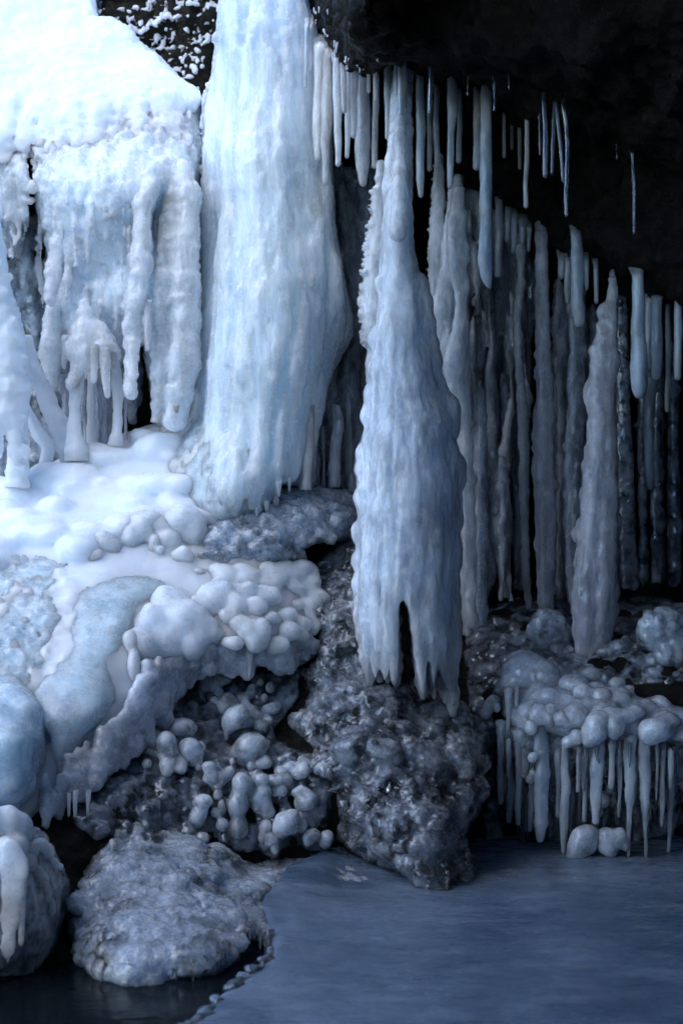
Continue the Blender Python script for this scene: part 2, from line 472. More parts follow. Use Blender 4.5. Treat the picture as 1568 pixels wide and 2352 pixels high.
def water_mat():
    m, nt, b = new_mat('dark_water')
    v = coords(nt, (1, 2, 1))
    b.inputs['Base Color'].default_value = (0.006, 0.008, 0.010, 1)
    b.inputs['Roughness'].default_value = 0.12; b.inputs['IOR'].default_value = 1.33; b.inputs['Specular IOR Level'].default_value = 0.25
    bump(nt, b, [(noise(nt, v, 9, 3), 0.15, 0.02)])
    return m
M['water'] = water_mat()
# ---------------------------------------------------------------- camera, sky, sun
SUN_EL, SUN_AZ = math.radians(55), math.radians(-135)     # azimuth measured from +Y (away from the camera) towards +X
cam = bpy.data.cameras.new('camera'); camo = bpy.data.objects.new('camera', cam); COL.objects.link(camo)
camo.location = (0, 0, CH); camo.rotation_euler = (math.pi / 2, 0, 0)
cam.sensor_fit = 'VERTICAL'; cam.sensor_height = 36; cam.lens = 18 / math.tan(math.atan(CV / F))
cam.clip_start = 0.05; cam.clip_end = 2000
cam.dof.use_dof = True; cam.dof.focus_distance = 5.6; cam.dof.aperture_fstop = 2.2
scene.camera = camo

w = bpy.data.worlds.new('World'); scene.world = w; w.use_nodes = True
nt = w.node_tree; bg = nt.nodes['Background']
sky = nt.nodes.new('ShaderNodeTexSky'); sky.sky_type = 'NISHITA'; sky.sun_disc = False
sky.sun_elevation = SUN_EL; sky.sun_rotation = SUN_AZ
sky.air_density = 1.0; sky.dust_density = 0.3; sky.ozone_density = 4.5
nt.links.new(sky.outputs[0], bg.inputs[0]); bg.inputs[1].default_value = SKY_STRENGTH if 'SKY_STRENGTH' in globals() else 0.12

sl = bpy.data.lights.new('sun', 'SUN'); so = bpy.data.objects.new('sun', sl); COL.objects.link(so)
sl.energy = 0.55; sl.angle = math.radians(55); sl.color = (1.0, 0.96, 0.92)
d = Vector((math.sin(SUN_AZ) * math.cos(SUN_EL), math.cos(SUN_AZ) * math.cos(SUN_EL), math.sin(SUN_EL)))
so.rotation_euler = d.to_track_quat('Z', 'Y').to_euler(); so.location = d * 20

vs_ = scene.view_settings; scene.display_settings.display_device = 'sRGB'
vs_.view_transform = 'Standard'; vs_.look = 'None'; vs_.exposure = 1.7; vs_.gamma = 1; vs_.use_curve_mapping = False
scene.render.engine = 'CYCLES'
cy = scene.cycles
cy.use_denoising = True; cy.use_adaptive_sampling = True; cy.adaptive_threshold = 0.035
cy.max_bounces = 7; cy.diffuse_bounces = 4; cy.glossy_bounces = 3; cy.transmission_bounces = 6
cy.caustics_reflective = False; cy.caustics_refractive = False
cy.sample_clamp_indirect = 4.0

# ---------------------------------------------------------------- the rock the ice hangs on
ROCK_PTS = [
    # front of the overhang, lip, and the roof running back under it
    (660, -300, 7.0), (668, -100, 7.0), (676, 20, 7.0), (690, 80, 6.95), (712, 130, 6.9), (745, 185, 6.9), (722, 20, 6.05), (735, 70, 6.02), (762, 130, 6.04),
    (740, -300, 5.4), (1000, -300, 4.9), (1568, -300, 4.3), (2000, -300, 3.9),
    (1000, 0, 5.5), (1300, 60, 5.1), (1568, 0, 4.8), (2000, 100, 4.5),
    (780, 165, 6.05), (900, 168, 6.0), (1000, 170, 5.9), (1150, 185, 5.75), (1300, 225, 5.6), (1568, 210, 5.15), (1800, 300, 5.1),
    (800, 240, 6.9), (1000, 270, 6.9), (1100, 330, 6.75), (1200, 300, 6.35), (1300, 300, 6.1), (1450, 330, 5.8), (1568, 350, 5.6),
    (1100, 430, 6.75), (1300, 420, 6.4), (1500, 470, 6.0), (1150, 500, 6.8), (1300, 590, 6.45), (1420, 640, 6.25), (1568, 680, 5.95), (1800, 700, 5.8),
    # back of the cave
    (800, 500, 7.2), (1000, 520, 7.3), (1200, 660, 7.4), (1400, 780, 7.2), (1568, 820, 6.9), (1800, 900, 6.6),
    (900, 900, 7.2), (1150, 900, 7.5), (1400, 1000, 7.5), (1568, 1000, 7.2), (1150, 1250, 7.4), (1400, 1280, 7.3), (1568, 1250, 7.1), (1850, 1250, 6.6),
    # ledge and floor under the columns
    (1100, 1400, 6.85), (1200, 1380, 6.8), (1350, 1380, 6.75), (1568, 1370, 6.6), (1100, 1480, 6.45), (1200, 1490, 6.3), (1350, 1500, 6.15), (1568, 1480, 6.1), (1850, 1450, 6.0),
    (1080, 1600, 6.15), (1150, 1600, 6.05), (1300, 1600, 5.95), (1500, 1600, 5.85), (1090, 1750, 6.1), (1150, 1800, 6.1), (1300, 1800, 6.1), (1500, 1800, 6.05), (1800, 1750, 5.8),
    (1150, 1940, 6.05), (1300, 1960, 6.05), (1500, 2010, 6.0), (1900, 2050, 5.7),
    # left: gully behind the curtain
    (0, -300, 7.6), (400, -300, 7.4), (600, -300, 7.0), (-500, 0, 7.2), (150, 100, 7.3), (400, 60, 7.1), (460, 200, 6.95), (600, 100, 7.0), (690, 300, 7.1),
    (-500, 500, 6.6), (0, 500, 6.8), (250, 450, 6.95), (600, 600, 7.0), (760, 700, 7.1), (-500, 900, 6.4), (0, 900, 6.75), (200, 900, 6.85), (330, 900, 6.8), (600, 950, 6.95), (780, 1000, 6.8),
    (0, 1120, 6.4), (300, 1050, 6.75), (600, 1200, 6.6), (780, 1170, 6.6), (-500, 1200, 6.0),
    (0, 1400, 6.0), (300, 1400, 6.2), (690, 1295, 6.5), (780, 1400, 6.15), (-500, 1600, 5.3),
    (0, 1700, 5.3), (200, 1750, 5.35), (350, 1650, 5.6), (520, 1560, 5.95), (640, 1560, 5.95), (640, 1680, 5.75),
    (200, 1900, 5.05), (380, 1830, 5.35), (500, 1800, 5.5), (640, 1850, 5.5), (500, 1940, 5.4), (700, 1940, 5.5), (0, 1950, 4.75), (150, 2150, 4.75), (-500, 2000, 4.5),
    (850, 1560, 5.85), (900, 1800, 5.65), (880, 1950, 5.6), (1000, 2000, 5.65),
    (300, 2300, 4.6), (0, 2300, 4.4), (700, 2200, 5.2), (1100, 2200, 5.5), (1568, 2200, 5.5), (2000, 2400, 5.3), (-500, 2500, 4.3),
]
ROCK = surface(ROCK_PTS, 1e-4)
def rock_y(u, v):
    return float(_lookup(ROCK, np.array(u, float), np.array(v, float)))

V_ = Vol((-2.5, 4.2, -0.4), (2.7, 8.5, 3.9), 0.025)
V_.relief(ROCK, None, 1.2)
rk = V_.build('rock_wall', M['rock'], None, (0, 7, -0.6), disp=(
    dn(0.05, 3.5, 4.5, 4), lambda v, n: -0.035 * np.abs(fbm(v * 7.0, 3)), dw(0.045, 8, 10), dw(0.022, 20, 22), dn(0.012, 34, 34, 2)))
structure(rk)

# ---------------------------------------------------------------- out of view: roof and walls added to block light, and the ground
def sheet(name, fn, nu, nv, mat, origin, amp=0.15, fr=1.2, thick=None):
    a, b = np.meshgrid(np.linspace(0, 1, nu), np.linspace(0, 1, nv), indexing='ij')
    V = np.array(fn(a.ravel(), b.ravel())).T
    V = V + amp * np.stack([fbm(V * fr + o, 4) for o in (0, 40, 80)], 1)
    i = np.arange(nu - 1)[:, None] * nv; j = np.arange(nv - 1)[None]
    q = np.stack([i + j, i + nv + j, i + nv + j + 1, i + j + 1], -1).reshape(-1, 4)
    o = link_mesh(name, V, q, mat, None, origin)
    md = o.modifiers.new('thickness', 'SOLIDIFY'); md.thickness = thick or 0.5; md.offset = 0
    return structure(o)

# unseen roof added to shade the foreground, from the overhang over the camera
def roof_x(b): return -0.05 - 2.6 * np.clip(b * 6.5 / 1.8, 0, 1) ** 0.8
sheet('shade_roof', lambda a, b: (roof_x(b) + a * (3.4 - roof_x(b)), 5.3 - b * 6.5, 3.65 + 0.75 * np.minimum(b * 2.5, 1.3) - 0.5 * a), 50, 50, M['gorge'], (1.5, 4, 3.6), 0.10, 1.3, 0.35)
# unseen walls added to hold back light, right and behind the camera
sheet('shade_wall', lambda a, b: (2.3 + 0.5 * a, 6.4 - a * 8.0, -0.8 + b * 6.0), 50, 40, M['gorge'], (2.5, 3, 0), 0.2, 1.0, 0.5)
sheet('shade_wall', lambda a, b: (-4 + a * 7, -2.0 + 0 * a, -0.8 + b * 4.2), 50, 40, M['gorge'], (0, -2, 0), 0.2, 1.0, 0.5)

g_ = 400.0
gr = link_mesh('ground', np.array([(-g_, -g_, -0.5), (g_, -g_, -0.5), (g_, g_, -0.5), (-g_, g_, -0.5)]), np.array([[0, 1, 2, 3]]), M['gorge'])
structure(gr)
wt = link_mesh('water', np.array([(-4, 0.5, -0.07), (3, 0.5, -0.07), (3, 6.2, -0.07), (-4, 6.2, -0.07)]), np.array([[0, 1, 2, 3]]), M['water'])
structure(wt)
# ---------------------------------------------------------------- helpers for the ice bodies
def on(surf, u, v):
    return float(_lookup(surf, np.array(u, float), np.array(v, float)))

def bulbs(vol, lst, surf, k=0.012, sink=0.25, dy=1.0):
    """ellipsoids (u, v, ru, rv) pixels sitting on a surface"""
    for (u, v, ru, rv) in lst:
        Y = on(surf, u, v) if not np.isscalar(surf) else surf
        r = np.array([S(ru, Y), S((ru + rv) / 2, Y) * dy, S(rv, Y)])
        vol.ell(P(u, v, Y + sink * r[1]), r, k)

def vol_for(lst, surf, h, pad=0.06):
    c = []
    for (u, v, ru, rv) in lst:
        Y = on(surf, u, v) if not np.isscalar(surf) else surf
        r = max(S(ru, Y), S(rv, Y)) * 1.3 + pad
        c += [P(u, v, Y) - r, P(u, v, Y) + r]
    c = np.array(c)
    return Vol(c.min(0), c.max(0), h)

def scatter(poly, n, lo, hi, asp=(0.75, 1.1)):
    """n random (u,v,ru,rv) inside a picture-plane polygon"""
    p = np.array(poly, float); D = polygon(poly); out = []
    while len(out) < n:
        u = rng.uniform(p[:, 0].min(), p[:, 0].max()); v = rng.uniform(p[:, 1].min(), p[:, 1].max())
        if on(D, u, v) < -2:
            r = rng.uniform(lo, hi); out.append((u, v, r, r * rng.uniform(*asp)))
    return out

RIB = dn(0.006, 12, 40, 3)        # ripples across hanging ice
FROST = dn(0.004, 60, 60, 2)
STREAK = dn(0.012, 16, 2.2, 3)    # upright flutes

# ---------------------------------------------------------------- pond ice and its glassy edge
rim = [(655, 2150), (640, 2168), (622, 2190), (600, 2210), (575, 2228), (556, 2240), (540, 2256), (512, 2278), (492, 2300), (480, 2322), (455, 2340), (430, 2352), (395, 2368)]
V_ = Vol((-0.62, 3.6, -0.1), (-0.1, 4.8, 0.06), 0.006)
for i in range(120):
    t = rng.random() * (len(rim) - 1); j = int(t); a, b = np.array(rim[j]), np.array(rim[j + 1]); q = a + (b - a) * (t - j)
    Y = CH * F / (q[1] - CV); r = rng.uniform(0.004, 0.015)
    if vnoise(np.array([[q[0] / 23, q[1] / 23, 1.5]]))[0] < -0.25: continue
    V_.ell(P(q[0] - rng.uniform(-6, 12), q[1] + rng.uniform(-5, 5), Y) + np.array([0, 0, -0.010]), (r * rng.uniform(0.9, 2.2), r * 1.2, r), 0.006)
o = V_.build('ice_beading', M['icicle_clear'])
tag(o, 'glassy beaded rim of clear ice along the pond edge by the black water', 'ice beading')

# ---------------------------------------------------------------- mossy rock in the gully and its dusting of snow
V_ = Vol.px(200, -260, 560, 250, 6.6, 7.5, 0.016)
MS = surface([(200, -260, 7.2), (420, -260, 7.0), (560, -260, 6.9), (230, 0, 7.2), (400, 60, 6.95), (480, 60, 6.85), (380, 150, 6.95), (460, 220, 6.8), (520, 200, 6.9), (300, 100, 7.0)], 1e-4)
V_.relief(MS, polygon([(180, -260), (600, -260), (600, 260), (440, 250), (300, 130), (200, 40)]), 0.4)
mv, mq = V_.mesh(disp=(dn(0.05, 7, 7, 4), dw(0.05, 22, 18), dn(0.02, 45, 45, 2)))
o = link_mesh('mossy_rock', mv, mq, M['moss'], None, (mv[:, 0].mean(), 7.2, mv[:, 2].min()))
tag(o, 'dark mossy rock dusted with snow between the snow drift and the frozen waterfall', 'rock')
nn_ = normals(mv, mq)
sel = np.where((nn_[:, 1] < 0.2))[0]
uu = CU + mv[:, 0] * F / mv[:, 1]; vv = CV + (CH - mv[:, 2]) * F / mv[:, 1]
wgt = np.clip(1.25 - (uu - 270) / 230 * 0.75 - vv / 420, 0.05, 1.2) * (vnoise(mv * 9) + 0.6 * vnoise(mv * 31) > -0.1) * (nn_[:, 1] < 0.2) * (0.25 + np.clip(nn_[:, 2] + 0.5, 0, 1))
pick = rng.choice(len(mv), 4600, p=wgt / wgt.sum(), replace=True)
V_ = Vol.px(200, -60, 560, 250, 6.5, 7.4, 0.007)
for i in pick:
    r = rng.uniform(0.003, 0.008) * (1.9 if rng.random() < 0.12 else 1); c = mv[i] + nn_[i] * 0.006
    V_.cone(c, c + np.array([rng.normal(0, 0.012), -0.008, -rng.uniform(0.2, 2.2) * r]), r, r * 0.7, 0.006)
o = V_.build('snow_dusting', M['snow'], disp=(dn(0.005, 90, 90, 2),))
tag(o, 'loose white clumps of snow caught on the dark mossy rock', 'snow'); structure(o, 'stuff')

# ---------------------------------------------------------------- snow drift, top left
V_ = Vol.px(-420, -260, 470, 420, 6.0, 7.5, 0.013)
SN = surface([(-400, 345, 6.44), (0, 345, 6.475), (150, 345, 6.43), (300, 320, 6.43), (440, 290, 6.52), (-400, 280, 6.48), (0, 280, 6.50), (150, 280, 6.465), (300, 260, 6.47), (420, 240, 6.55), (0, 220, 6.56), (150, 220, 6.525), (300, 200, 6.53), (420, 208, 6.61), (-400, 100, 6.3), (0, 150, 6.66), (200, 150, 6.62), (340, 150, 6.66), (0, 0, 6.95), (200, 40, 6.88), (300, 80, 6.86), (-400, -200, 6.8), (0, -250, 7.2), (230, -250, 7.2)], 1e-4)
V_.relief(SN, polygon([(-420, -260), (235, -260), (222, 0), (228, 38), (262, 48), (298, 66), (314, 98), (356, 124), (384, 152), (410, 180), (452, 222), (446, 250), (400, 270), (340, 262), (310, 300), (270, 285), (240, 310), (200, 300), (170, 330), (110, 318), (80, 335), (20, 300), (-60, 320), (-420, 340)]), 0.7, edge=0.05)
for i in range(230):                       # snow caught on the top of the curtain
    u = rng.uniform(-300, 440); v0 = rng.uniform(225, 330) + 70 * rng.random() ** 3; n = rng.uniform(8, 60); r = rng.uniform(3, 11)
    Y = on(SN, u, min(v0, 345)) - 0.005; V_.chain([(u, v0 - 8, r), (u + rng.normal(0, 3), v0 + n, r * 0.5)], [Y + 0.01, Y - 0.02 - n * 0.0006], 0.03)
o = V_.build('snow_drift', M['snow'], None, P(100, 300, 6.4), disp=(dn(0.022, 4.5, 4.5, 3), dn(0.008, 45, 45, 3), dn(0.006, 110, 110, 1)))
tag(o, 'thick bright white snow drift heaped above the left ice curtain', 'snow drift')

# ---------------------------------------------------------------- left ice curtain
V_ = Vol.px(-420, 225, 490, 1010, 6.05, 7.0, 0.0105)
CS = surface([(-400, 250, 6.5), (30, 270, 6.56), (250, 250, 6.52), (430, 230, 6.6), (480, 240, 6.75), (60, 340, 6.46), (200, 330, 6.40), (380, 330, 6.40), (60, 400, 6.42), (150, 380, 6.32), (300, 380, 6.25), (430, 400, 6.35), (475, 450, 6.75), (40, 600, 6.75), (90, 620, 6.8), (170, 600, 6.45), (260, 600, 6.4), (380, 600, 6.33), (440, 650, 6.35), (480, 650, 6.7), (180, 760, 6.5), (280, 760, 6.5), (400, 800, 6.36), (440, 850, 6.4), (420, 960, 6.4), (300, 820, 6.65), (-400, 600, 6.3), (-400, 900, 6.1), (20, 800, 6.7), (100, 860, 6.7), (330, 930, 6.7)], 1e-4)
V_.relief(CS, polygon([(-420, 225), (0, 260), (54, 290), (60, 350), (56, 460), (52, 560), (60, 640), (112, 640), (104, 560), (86, 480), (76, 400), (82, 330), (96, 285), (300, 240), (440, 222), (466, 235), (470, 640), (462, 760), (452, 900), (430, 985), (352, 975), (345, 880), (330, 790), (300, 800), (280, 850), (240, 820), (160, 790), (130, 740), (118, 640), (52, 650), (30, 590), (0, 600), (-420, 900)]), 0.35, edge=0.06)
for ch, Y in [([(352, 425, 20), (330, 470, 19), (325, 600, 24), (312, 690, 25), (302, 760, 17), (296, 890, 12)], 6.22),
              ([(310, 780, 14), (304, 850, 11), (302, 905, 13)], 6.2),
              ([(380, 500, 12), (373, 640, 20), (368, 740, 24), (366, 850, 18), (360, 925, 13), (355, 965, 8)], 6.27),
              ([(420, 380, 18), (434, 450, 28), (428, 560, 28), (424, 650, 33), (430, 740, 34), (425, 830, 36), (414, 900, 30), (402, 965, 26)], 6.28),
              ([(392, 400, 12), (398, 560, 12), (392, 700, 12)], 6.27), 
              ([(196, 690, 9), (197, 720, 18), (196, 760, 27), (190, 800, 36), (205, 820, 34)], 6.33), ([(225, 760, 20), (245, 800, 26), (262, 815, 18)], 6.33),
              ([(184, 800, 14), (178, 850, 13), (168, 880, 16)], 6.3),
              ([(135, 560, 18), (125, 620, 18), (116, 690, 14)], 6.45), ([(160, 560, 10), (156, 640, 8), (152, 686, 5)], 6.4), ([(120, 700, 16), (118, 800, 26), (120, 880, 20)], 6.55)]:
    V_.chain(ch, Y, 0.025)
for (u, v, ru, rv) in scatter([(20, 290), (300, 250), (450, 260), (455, 420), (330, 430), (300, 560), (120, 560), (90, 400), (60, 560), (-380, 700), (-380, 300)], 620, 4, 11, (0.9, 1.9)):
    Y = on(CS, u, v); V_.ell(P(u, v, Y), (S(ru, Y), S(ru, Y) * 0.9, S(rv, Y)), 0.015)
for i in range(75):                        # hanging ribs of every length
    u = rng.uniform(88, 455); v0 = rng.uniform(330, 640); n = rng.uniform(50, 190); r = rng.uniform(4, 11)
    if u < 180: v0 = min(v0, 520)
    V_.chain([(u, v0, r * 0.7), (u + rng.normal(0, 4), v0 + n * 0.4, r), (u + rng.normal(0, 5), v0 + n * 0.8, r * 0.8), (u + rng.normal(0, 5), v0 + n, r * 0.45)], [on(CS, u, v0), on(CS, u, v0 + n * 0.4) - 0.01, on(CS, u, v0 + n * 0.8) - 0.015, on(CS, u, v0 + n) - 0.01], 0.02)
for i in range(110):                       # fine drips
    u = rng.uniform(88, 455); v0 = rng.uniform(300, 760); n = rng.uniform(30, 120); r = rng.uniform(2.4, 5)
    if u < 130: v0 = min(v0, 560)
    Y = on(CS, u, v0) - 0.012; V_.chain([(u, v0, r), (u + rng.normal(0, 2), v0 + n * 0.5, r), (u + rng.normal(0, 3), v0 + n, r * 0.5)], [Y, Y - 0.01, Y - 0.012], 0.010)
for i in range(60):
    u = rng.uniform(-60, 60); v0 = rng.uniform(320, 500); n = rng.uniform(40, 140); r = rng.uniform(4, 10)
    V_.chain([(u, v0, r * 0.7), (u + 2, v0 + n * 0.5, r), (u, v0 + n, r * 0.5)], [on(CS, u, v0) - 0.01, on(CS, u, v0 + n / 2) - 0.01, min(on(CS, u, v0 + n), 6.5)], 0.02)
for (u, v, ru, rv) in scatter([(130, 560), (300, 560), (300, 820), (170, 800)], 110, 5, 14, (0.9, 2.0)):
    Y = on(CS, u, v); V_.ell(P(u, v, Y), (S(ru, Y), S(ru, Y), S(rv, Y)), 0.02)
cv, cq = V_.mesh(disp=(RIB, dn(0.008, 22, 9, 3), dw(0.010, 42, 30), dn(0.004, 90, 60, 2)))
cur = link_mesh('ice_curtain', cv, cq, M['ice_curtain'], None, P(250, 985, 6.4))
tag(cur, 'knobbly white ice curtain hanging below the snow drift with thick ribs', 'ice curtain')
for i, (pts, Y) in enumerate([([(216, 790, 24), (217, 850, 17), (215, 882, 13)], 6.28), ([(240, 800, 32), (243, 860, 22), (248, 916, 14)], 6.28), ([(341, 690, 18), (340, 750, 16), (338, 808, 11)], 6.2), ([(206, 810, 14), (205, 850, 9)], 6.3), ([(262, 810, 14), (263, 850, 9)], 6.3), ([(150, 770, 20), (149, 820, 13), (148, 850, 8)], 6.42), ([(405, 930, 18), (404, 960, 10)], 6.24)]):
    rod_px(pts, Y, M['ice_curtain'], 'drip', cur, ripple=0.13, rough=0.1, seed=60 + i, seg=16, step=0.008)
PILLARS = [
    ([(178, 860, 36), (174, 920, 27), (174, 980, 32), (178, 1060, 50)], 6.33, 'ice_white', 'thick white ice pillar with a knob on top, under the ice curtain'),
    ([(262, 810, 14), (270, 880, 20), (272, 960, 24), (268, 1030, 30)], 6.42, 'ice_white', 'white ice pillar beside the small dark hollow under the curtain'),
    ([(208, 850, 14), (210, 940, 17), (214, 1060, 24)], 6.5, 'ice_white', 'thin grey white ice pillar directly right of the knobbed pillar'),
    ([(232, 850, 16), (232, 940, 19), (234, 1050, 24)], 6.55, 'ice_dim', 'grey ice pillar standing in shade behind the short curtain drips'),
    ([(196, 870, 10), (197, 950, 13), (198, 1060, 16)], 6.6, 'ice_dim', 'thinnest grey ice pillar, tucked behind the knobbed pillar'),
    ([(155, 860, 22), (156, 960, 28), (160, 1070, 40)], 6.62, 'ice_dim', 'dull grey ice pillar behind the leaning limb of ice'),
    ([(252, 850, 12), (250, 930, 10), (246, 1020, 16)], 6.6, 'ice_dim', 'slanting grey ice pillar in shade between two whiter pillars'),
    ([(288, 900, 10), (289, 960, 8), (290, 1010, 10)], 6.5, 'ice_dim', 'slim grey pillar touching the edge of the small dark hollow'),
    ([(60, 770, 20), (85, 860, 34), (110, 920, 44), (132, 975, 50), (150, 1030, 42), (156, 1075, 34)], 6.38, 'ice_white', 'leaning white limb of ice running down to the mound'),
    ([(60, 930, 20), (80, 975, 36), (98, 1010, 44), (110, 1032, 34), (102, 1085, 34)], 6.34, 'ice_white', 'short white bent knee of ice beside the left ice column'),
]
for i, (pts, Y, m, lab) in enumerate(PILLARS):
    o = rod_px(pts, Y, M[m], 'ice_pillar', ripple=0.17, rough=0.12, seed=100 + i, tip=False, seg=22, step=0.008)
    tag(o, lab, 'ice pillar', 'pillars of ice under the left curtain')

# tall column at the left edge
V_ = Vol.px(-260, 420, 110, 1140, 5.9, 6.6, 0.012)
V_.column([(-10, 440), (-60, 560), (-90, 700), (-60, 850), (10, 940), (20, 1000), (10, 1120)], [(2, 440), (10, 560), (20, 620), (36, 695), (52, 745), (60, 795), (72, 850), (76, 890), (68, 930), (64, 965), (68, 1000), (72, 1120)], 6.2, 0.9, 0.2)
for i in range(46):
    v0 = rng.uniform(470, 960); f_ = rng.uniform(-0.2, 0.95); pts = []
    for t in np.linspace(0, 1, 5):
        v = v0 + 130 * t; r = np.interp(v, [440, 560, 700, 850, 890, 940, 1120], [2, 10, 36, 72, 76, 64, 72])
        pts.append((r - 6 - (1 - f_) * 62, v, rng.uniform(5, 12) * (1 - 0.5 * abs(2 * t - 1))))
    V_.chain(pts, 6.2 - 0.12 * math.sqrt(max(0.05, 1 - f_ * f_)), 0.03)
for i in range(60):
    v = rng.uniform(600, 1080); r = np.interp(v, [440, 560, 700, 850, 890, 940, 1120], [2, 10, 36, 72, 76, 64, 72]); s_ = rng.uniform(5, 11)
    V_.ell(P(r - rng.uniform(2, 30), v, 6.2 - 0.06 - 0.05 * rng.random()), (S(s_, 6.2), S(s_, 6.2), S(s_ * rng.uniform(0.7, 1.4), 6.2)), 0.02)
o = V_.build('ice_column', M['ice_white'], None, P(40, 1100, 6.2), disp=(RIB, dn(0.008, 18, 18, 3), FROST))
tag(o, 'lumpy white ice column at the left edge, leaning over the mound', 'ice column')

# ---------------------------------------------------------------- frozen waterfall in the middle
V_ = Vol.px(330, -200, 850, 1190, 5.75, 7.0, 0.012)
FS = surface([(520, -200, 6.55), (600, -200, 6.4), (700, -200, 6.5), (490, 150, 6.5), (560, 100, 6.33), (640, 100, 6.3), (700, 150, 6.32), (760, 180, 6.42), (465, 400, 6.5), (540, 380, 6.25), (640, 380, 6.2), (730, 400, 6.32),
              (460, 650, 6.45), (540, 650, 6.2), (650, 650, 6.12), (750, 650, 6.22), (800, 740, 6.32), (450, 850, 6.38), (540, 850, 6.15), (650, 850, 6.1), (720, 850, 6.2), (790, 850, 6.45), (370, 980, 6.54), (440, 985, 6.34), (520, 980, 6.18), (620, 980, 6.1), (700, 1000, 6.2), (390, 1040, 6.33), (480, 1060, 6.11), (560, 1080, 6.02), (620, 1110, 6.05), (690, 1110, 6.22), (520, 1130, 6.0), (610, 1170, 6.1), (450, 1120, 6.12), (380, 1090, 6.26), (450, 1180, 6.07), (540, 1200, 6.04)], 1e-4)
FP = [(512, -200), (505, 30), (497, 110), (488, 180), (466, 225), (466, 330), (468, 480), (465, 560), (456, 640), (450, 760), (446, 850), (430, 930), (370, 970), (345, 1010), (375, 1090), (440, 1180), (540, 1206), (600, 1182), (622, 1152), (632, 1112), (720, 1120), (722, 1040), (724, 960), (742, 900), (762, 862), (806, 770), (806, 728), (798, 700), (784, 640), (772, 540), (762, 400), (764, 300), (764, 180), (730, 90), (704, 0), (704, -200)]
V_.relief(FS, polygon(FP), 0.5, edge=0.07)
for i in range(210):                      # upright flutes
    v0 = rng.uniform(-150, 850); n = rng.uniform(120, 420); f = rng.random()
    pts = []
    for t in np.linspace(0, 1, 6):
        v = v0 + n * t
        l = np.interp(v, [-200, 180, 230, 560, 760, 930, 1100], [512, 488, 468, 466, 450, 440, 440]); r = np.interp(v, [-200, 0, 170, 400, 640, 730, 860, 1100], [690, 700, 750, 760, 784, 804, 762, 722])
        pts.append((l + (r - l) * (0.04 + 0.92 * f) + rng.normal(0, 1.5), v, rng.uniform(5, 11) * (1 - 0.5 * abs(2 * t - 1))))
    V_.chain(pts, [on(FS, p[0], p[1]) - 0.004 for p in pts], 0.03)
for v in np.arange(190, 900, 7):           # ragged left rim of small beads
    u = np.interp(v, [-200, 180, 230, 560, 640, 760, 900], [512, 486, 465, 464, 455, 449, 440]) + rng.normal(0, 3)
    Y = on(FS, u + 6, v); V_.ell(P(u, v, Y), S(rng.uniform(3, 7), Y), 0.006)
for (u, v, ru, rv) in scatter([(500, 0), (680, 0), (720, 300), (770, 640), (740, 860), (600, 1130), (450, 1050), (455, 760), (470, 250)], 450, 2.5, 6, (1.0, 3.0)):
    Y = on(FS, u, v); V_.ell(P(u, v, Y - 0.004), (S(ru, Y), S(ru, Y), S(rv, Y)), 0.012)
fv, fq = V_.mesh(disp=(dn(0.010, 18, 1.6, 3), dn(0.006, 48, 6, 3), dw(0.005, 70, 36), dn(0.003, 110, 60, 2)))
fall = link_mesh('frozen_waterfall', fv, fq, M['ice_fall'], None, P(600, 1150, 6.2))
for i, (pts, Y) in enumerate([([(690, 1080, 12), (690, 1128, 6)], 6.2), ([(664, 1095, 10), (664, 1130, 5)], 6.12), ([(640, 1105, 14), (641, 1142, 7)], 6.06), ([(612, 1150, 12), (612, 1178, 6)], 6.06), ([(590, 1165, 10), (590, 1186, 5)], 6.04)]):
    rod_px(pts, Y, M['ice_fall'], 'drip', fall, ripple=0.12, rough=0.1, seed=80 + i, seg=14, step=0.007)
tag(fall, 'tall pale blue frozen waterfall flaring onto the mound in the middle', 'frozen waterfall')

# clear ice and small pillars at the dark recess right of the waterfall
V_ = Vol.px(690, 380, 870, 1180, 6.3, 7.3, 0.012)
WS = surface([(690, 380, 6.8), (760, 400, 6.75), (840, 400, 6.75), (700, 700, 6.8), (800, 700, 6.8), (860, 700, 6.7), (730, 1000, 6.6), (830, 1000, 6.6), (750, 1150, 6.45), (850, 1150, 6.5)], 1e-4)
V_.relief(WS, polygon([(690, 380), (870, 380), (870, 1180), (690, 1180)]), 0.15)
for i in range(34):
    u = rng.uniform(715, 850); v0 = rng.uniform(360, 950); n = rng.uniform(150, 350); r = rng.uniform(4, 10)
    V_.chain([(u, v0, r * 0.6), (u + rng.normal(0, 4), v0 + n / 2, r), (u + rng.normal(0, 4), v0 + n, r * 0.6)], [on(WS, u, v0) - 0.02, on(WS, u, v0 + n / 2) - 0.03, on(WS, u, min(v0 + n, 1170)) - 0.02], 0.02)
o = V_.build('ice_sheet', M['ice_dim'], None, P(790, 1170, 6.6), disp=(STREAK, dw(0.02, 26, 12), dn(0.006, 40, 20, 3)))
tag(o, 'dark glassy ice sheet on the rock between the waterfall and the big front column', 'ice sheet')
for i, (pts, Y, lab) in enumerate([
    ([(772, 930, 14), (778, 980, 26), (770, 1030, 22), (768, 1120, 26)], 6.4, 'short lumpy pale pillar in the dark recess right of the waterfall'),
    ([(712, 930, 18), (708, 1030, 24), (704, 1125, 26)], 6.2, 'smooth pale pillar fused to the right foot of the waterfall'),
    ([(742, 980, 6), (744, 1060, 7), (742, 1125, 8)], 6.45, 'very thin pillar between the two pale pillars at the waterfall foot'),
    ([(800, 900, 10), (802, 1000, 14), (798, 1125, 16)], 6.5, 'thin pillar nearest the front column in the dark recess')]):
    tag(rod_px(pts, Y, M['ice_column'], 'ice_pillar', ripple=0.14, rough=0.08, seed=300 + i, tip=False, seg=18), lab, 'ice pillar', 'pillars in the recess beside the waterfall')

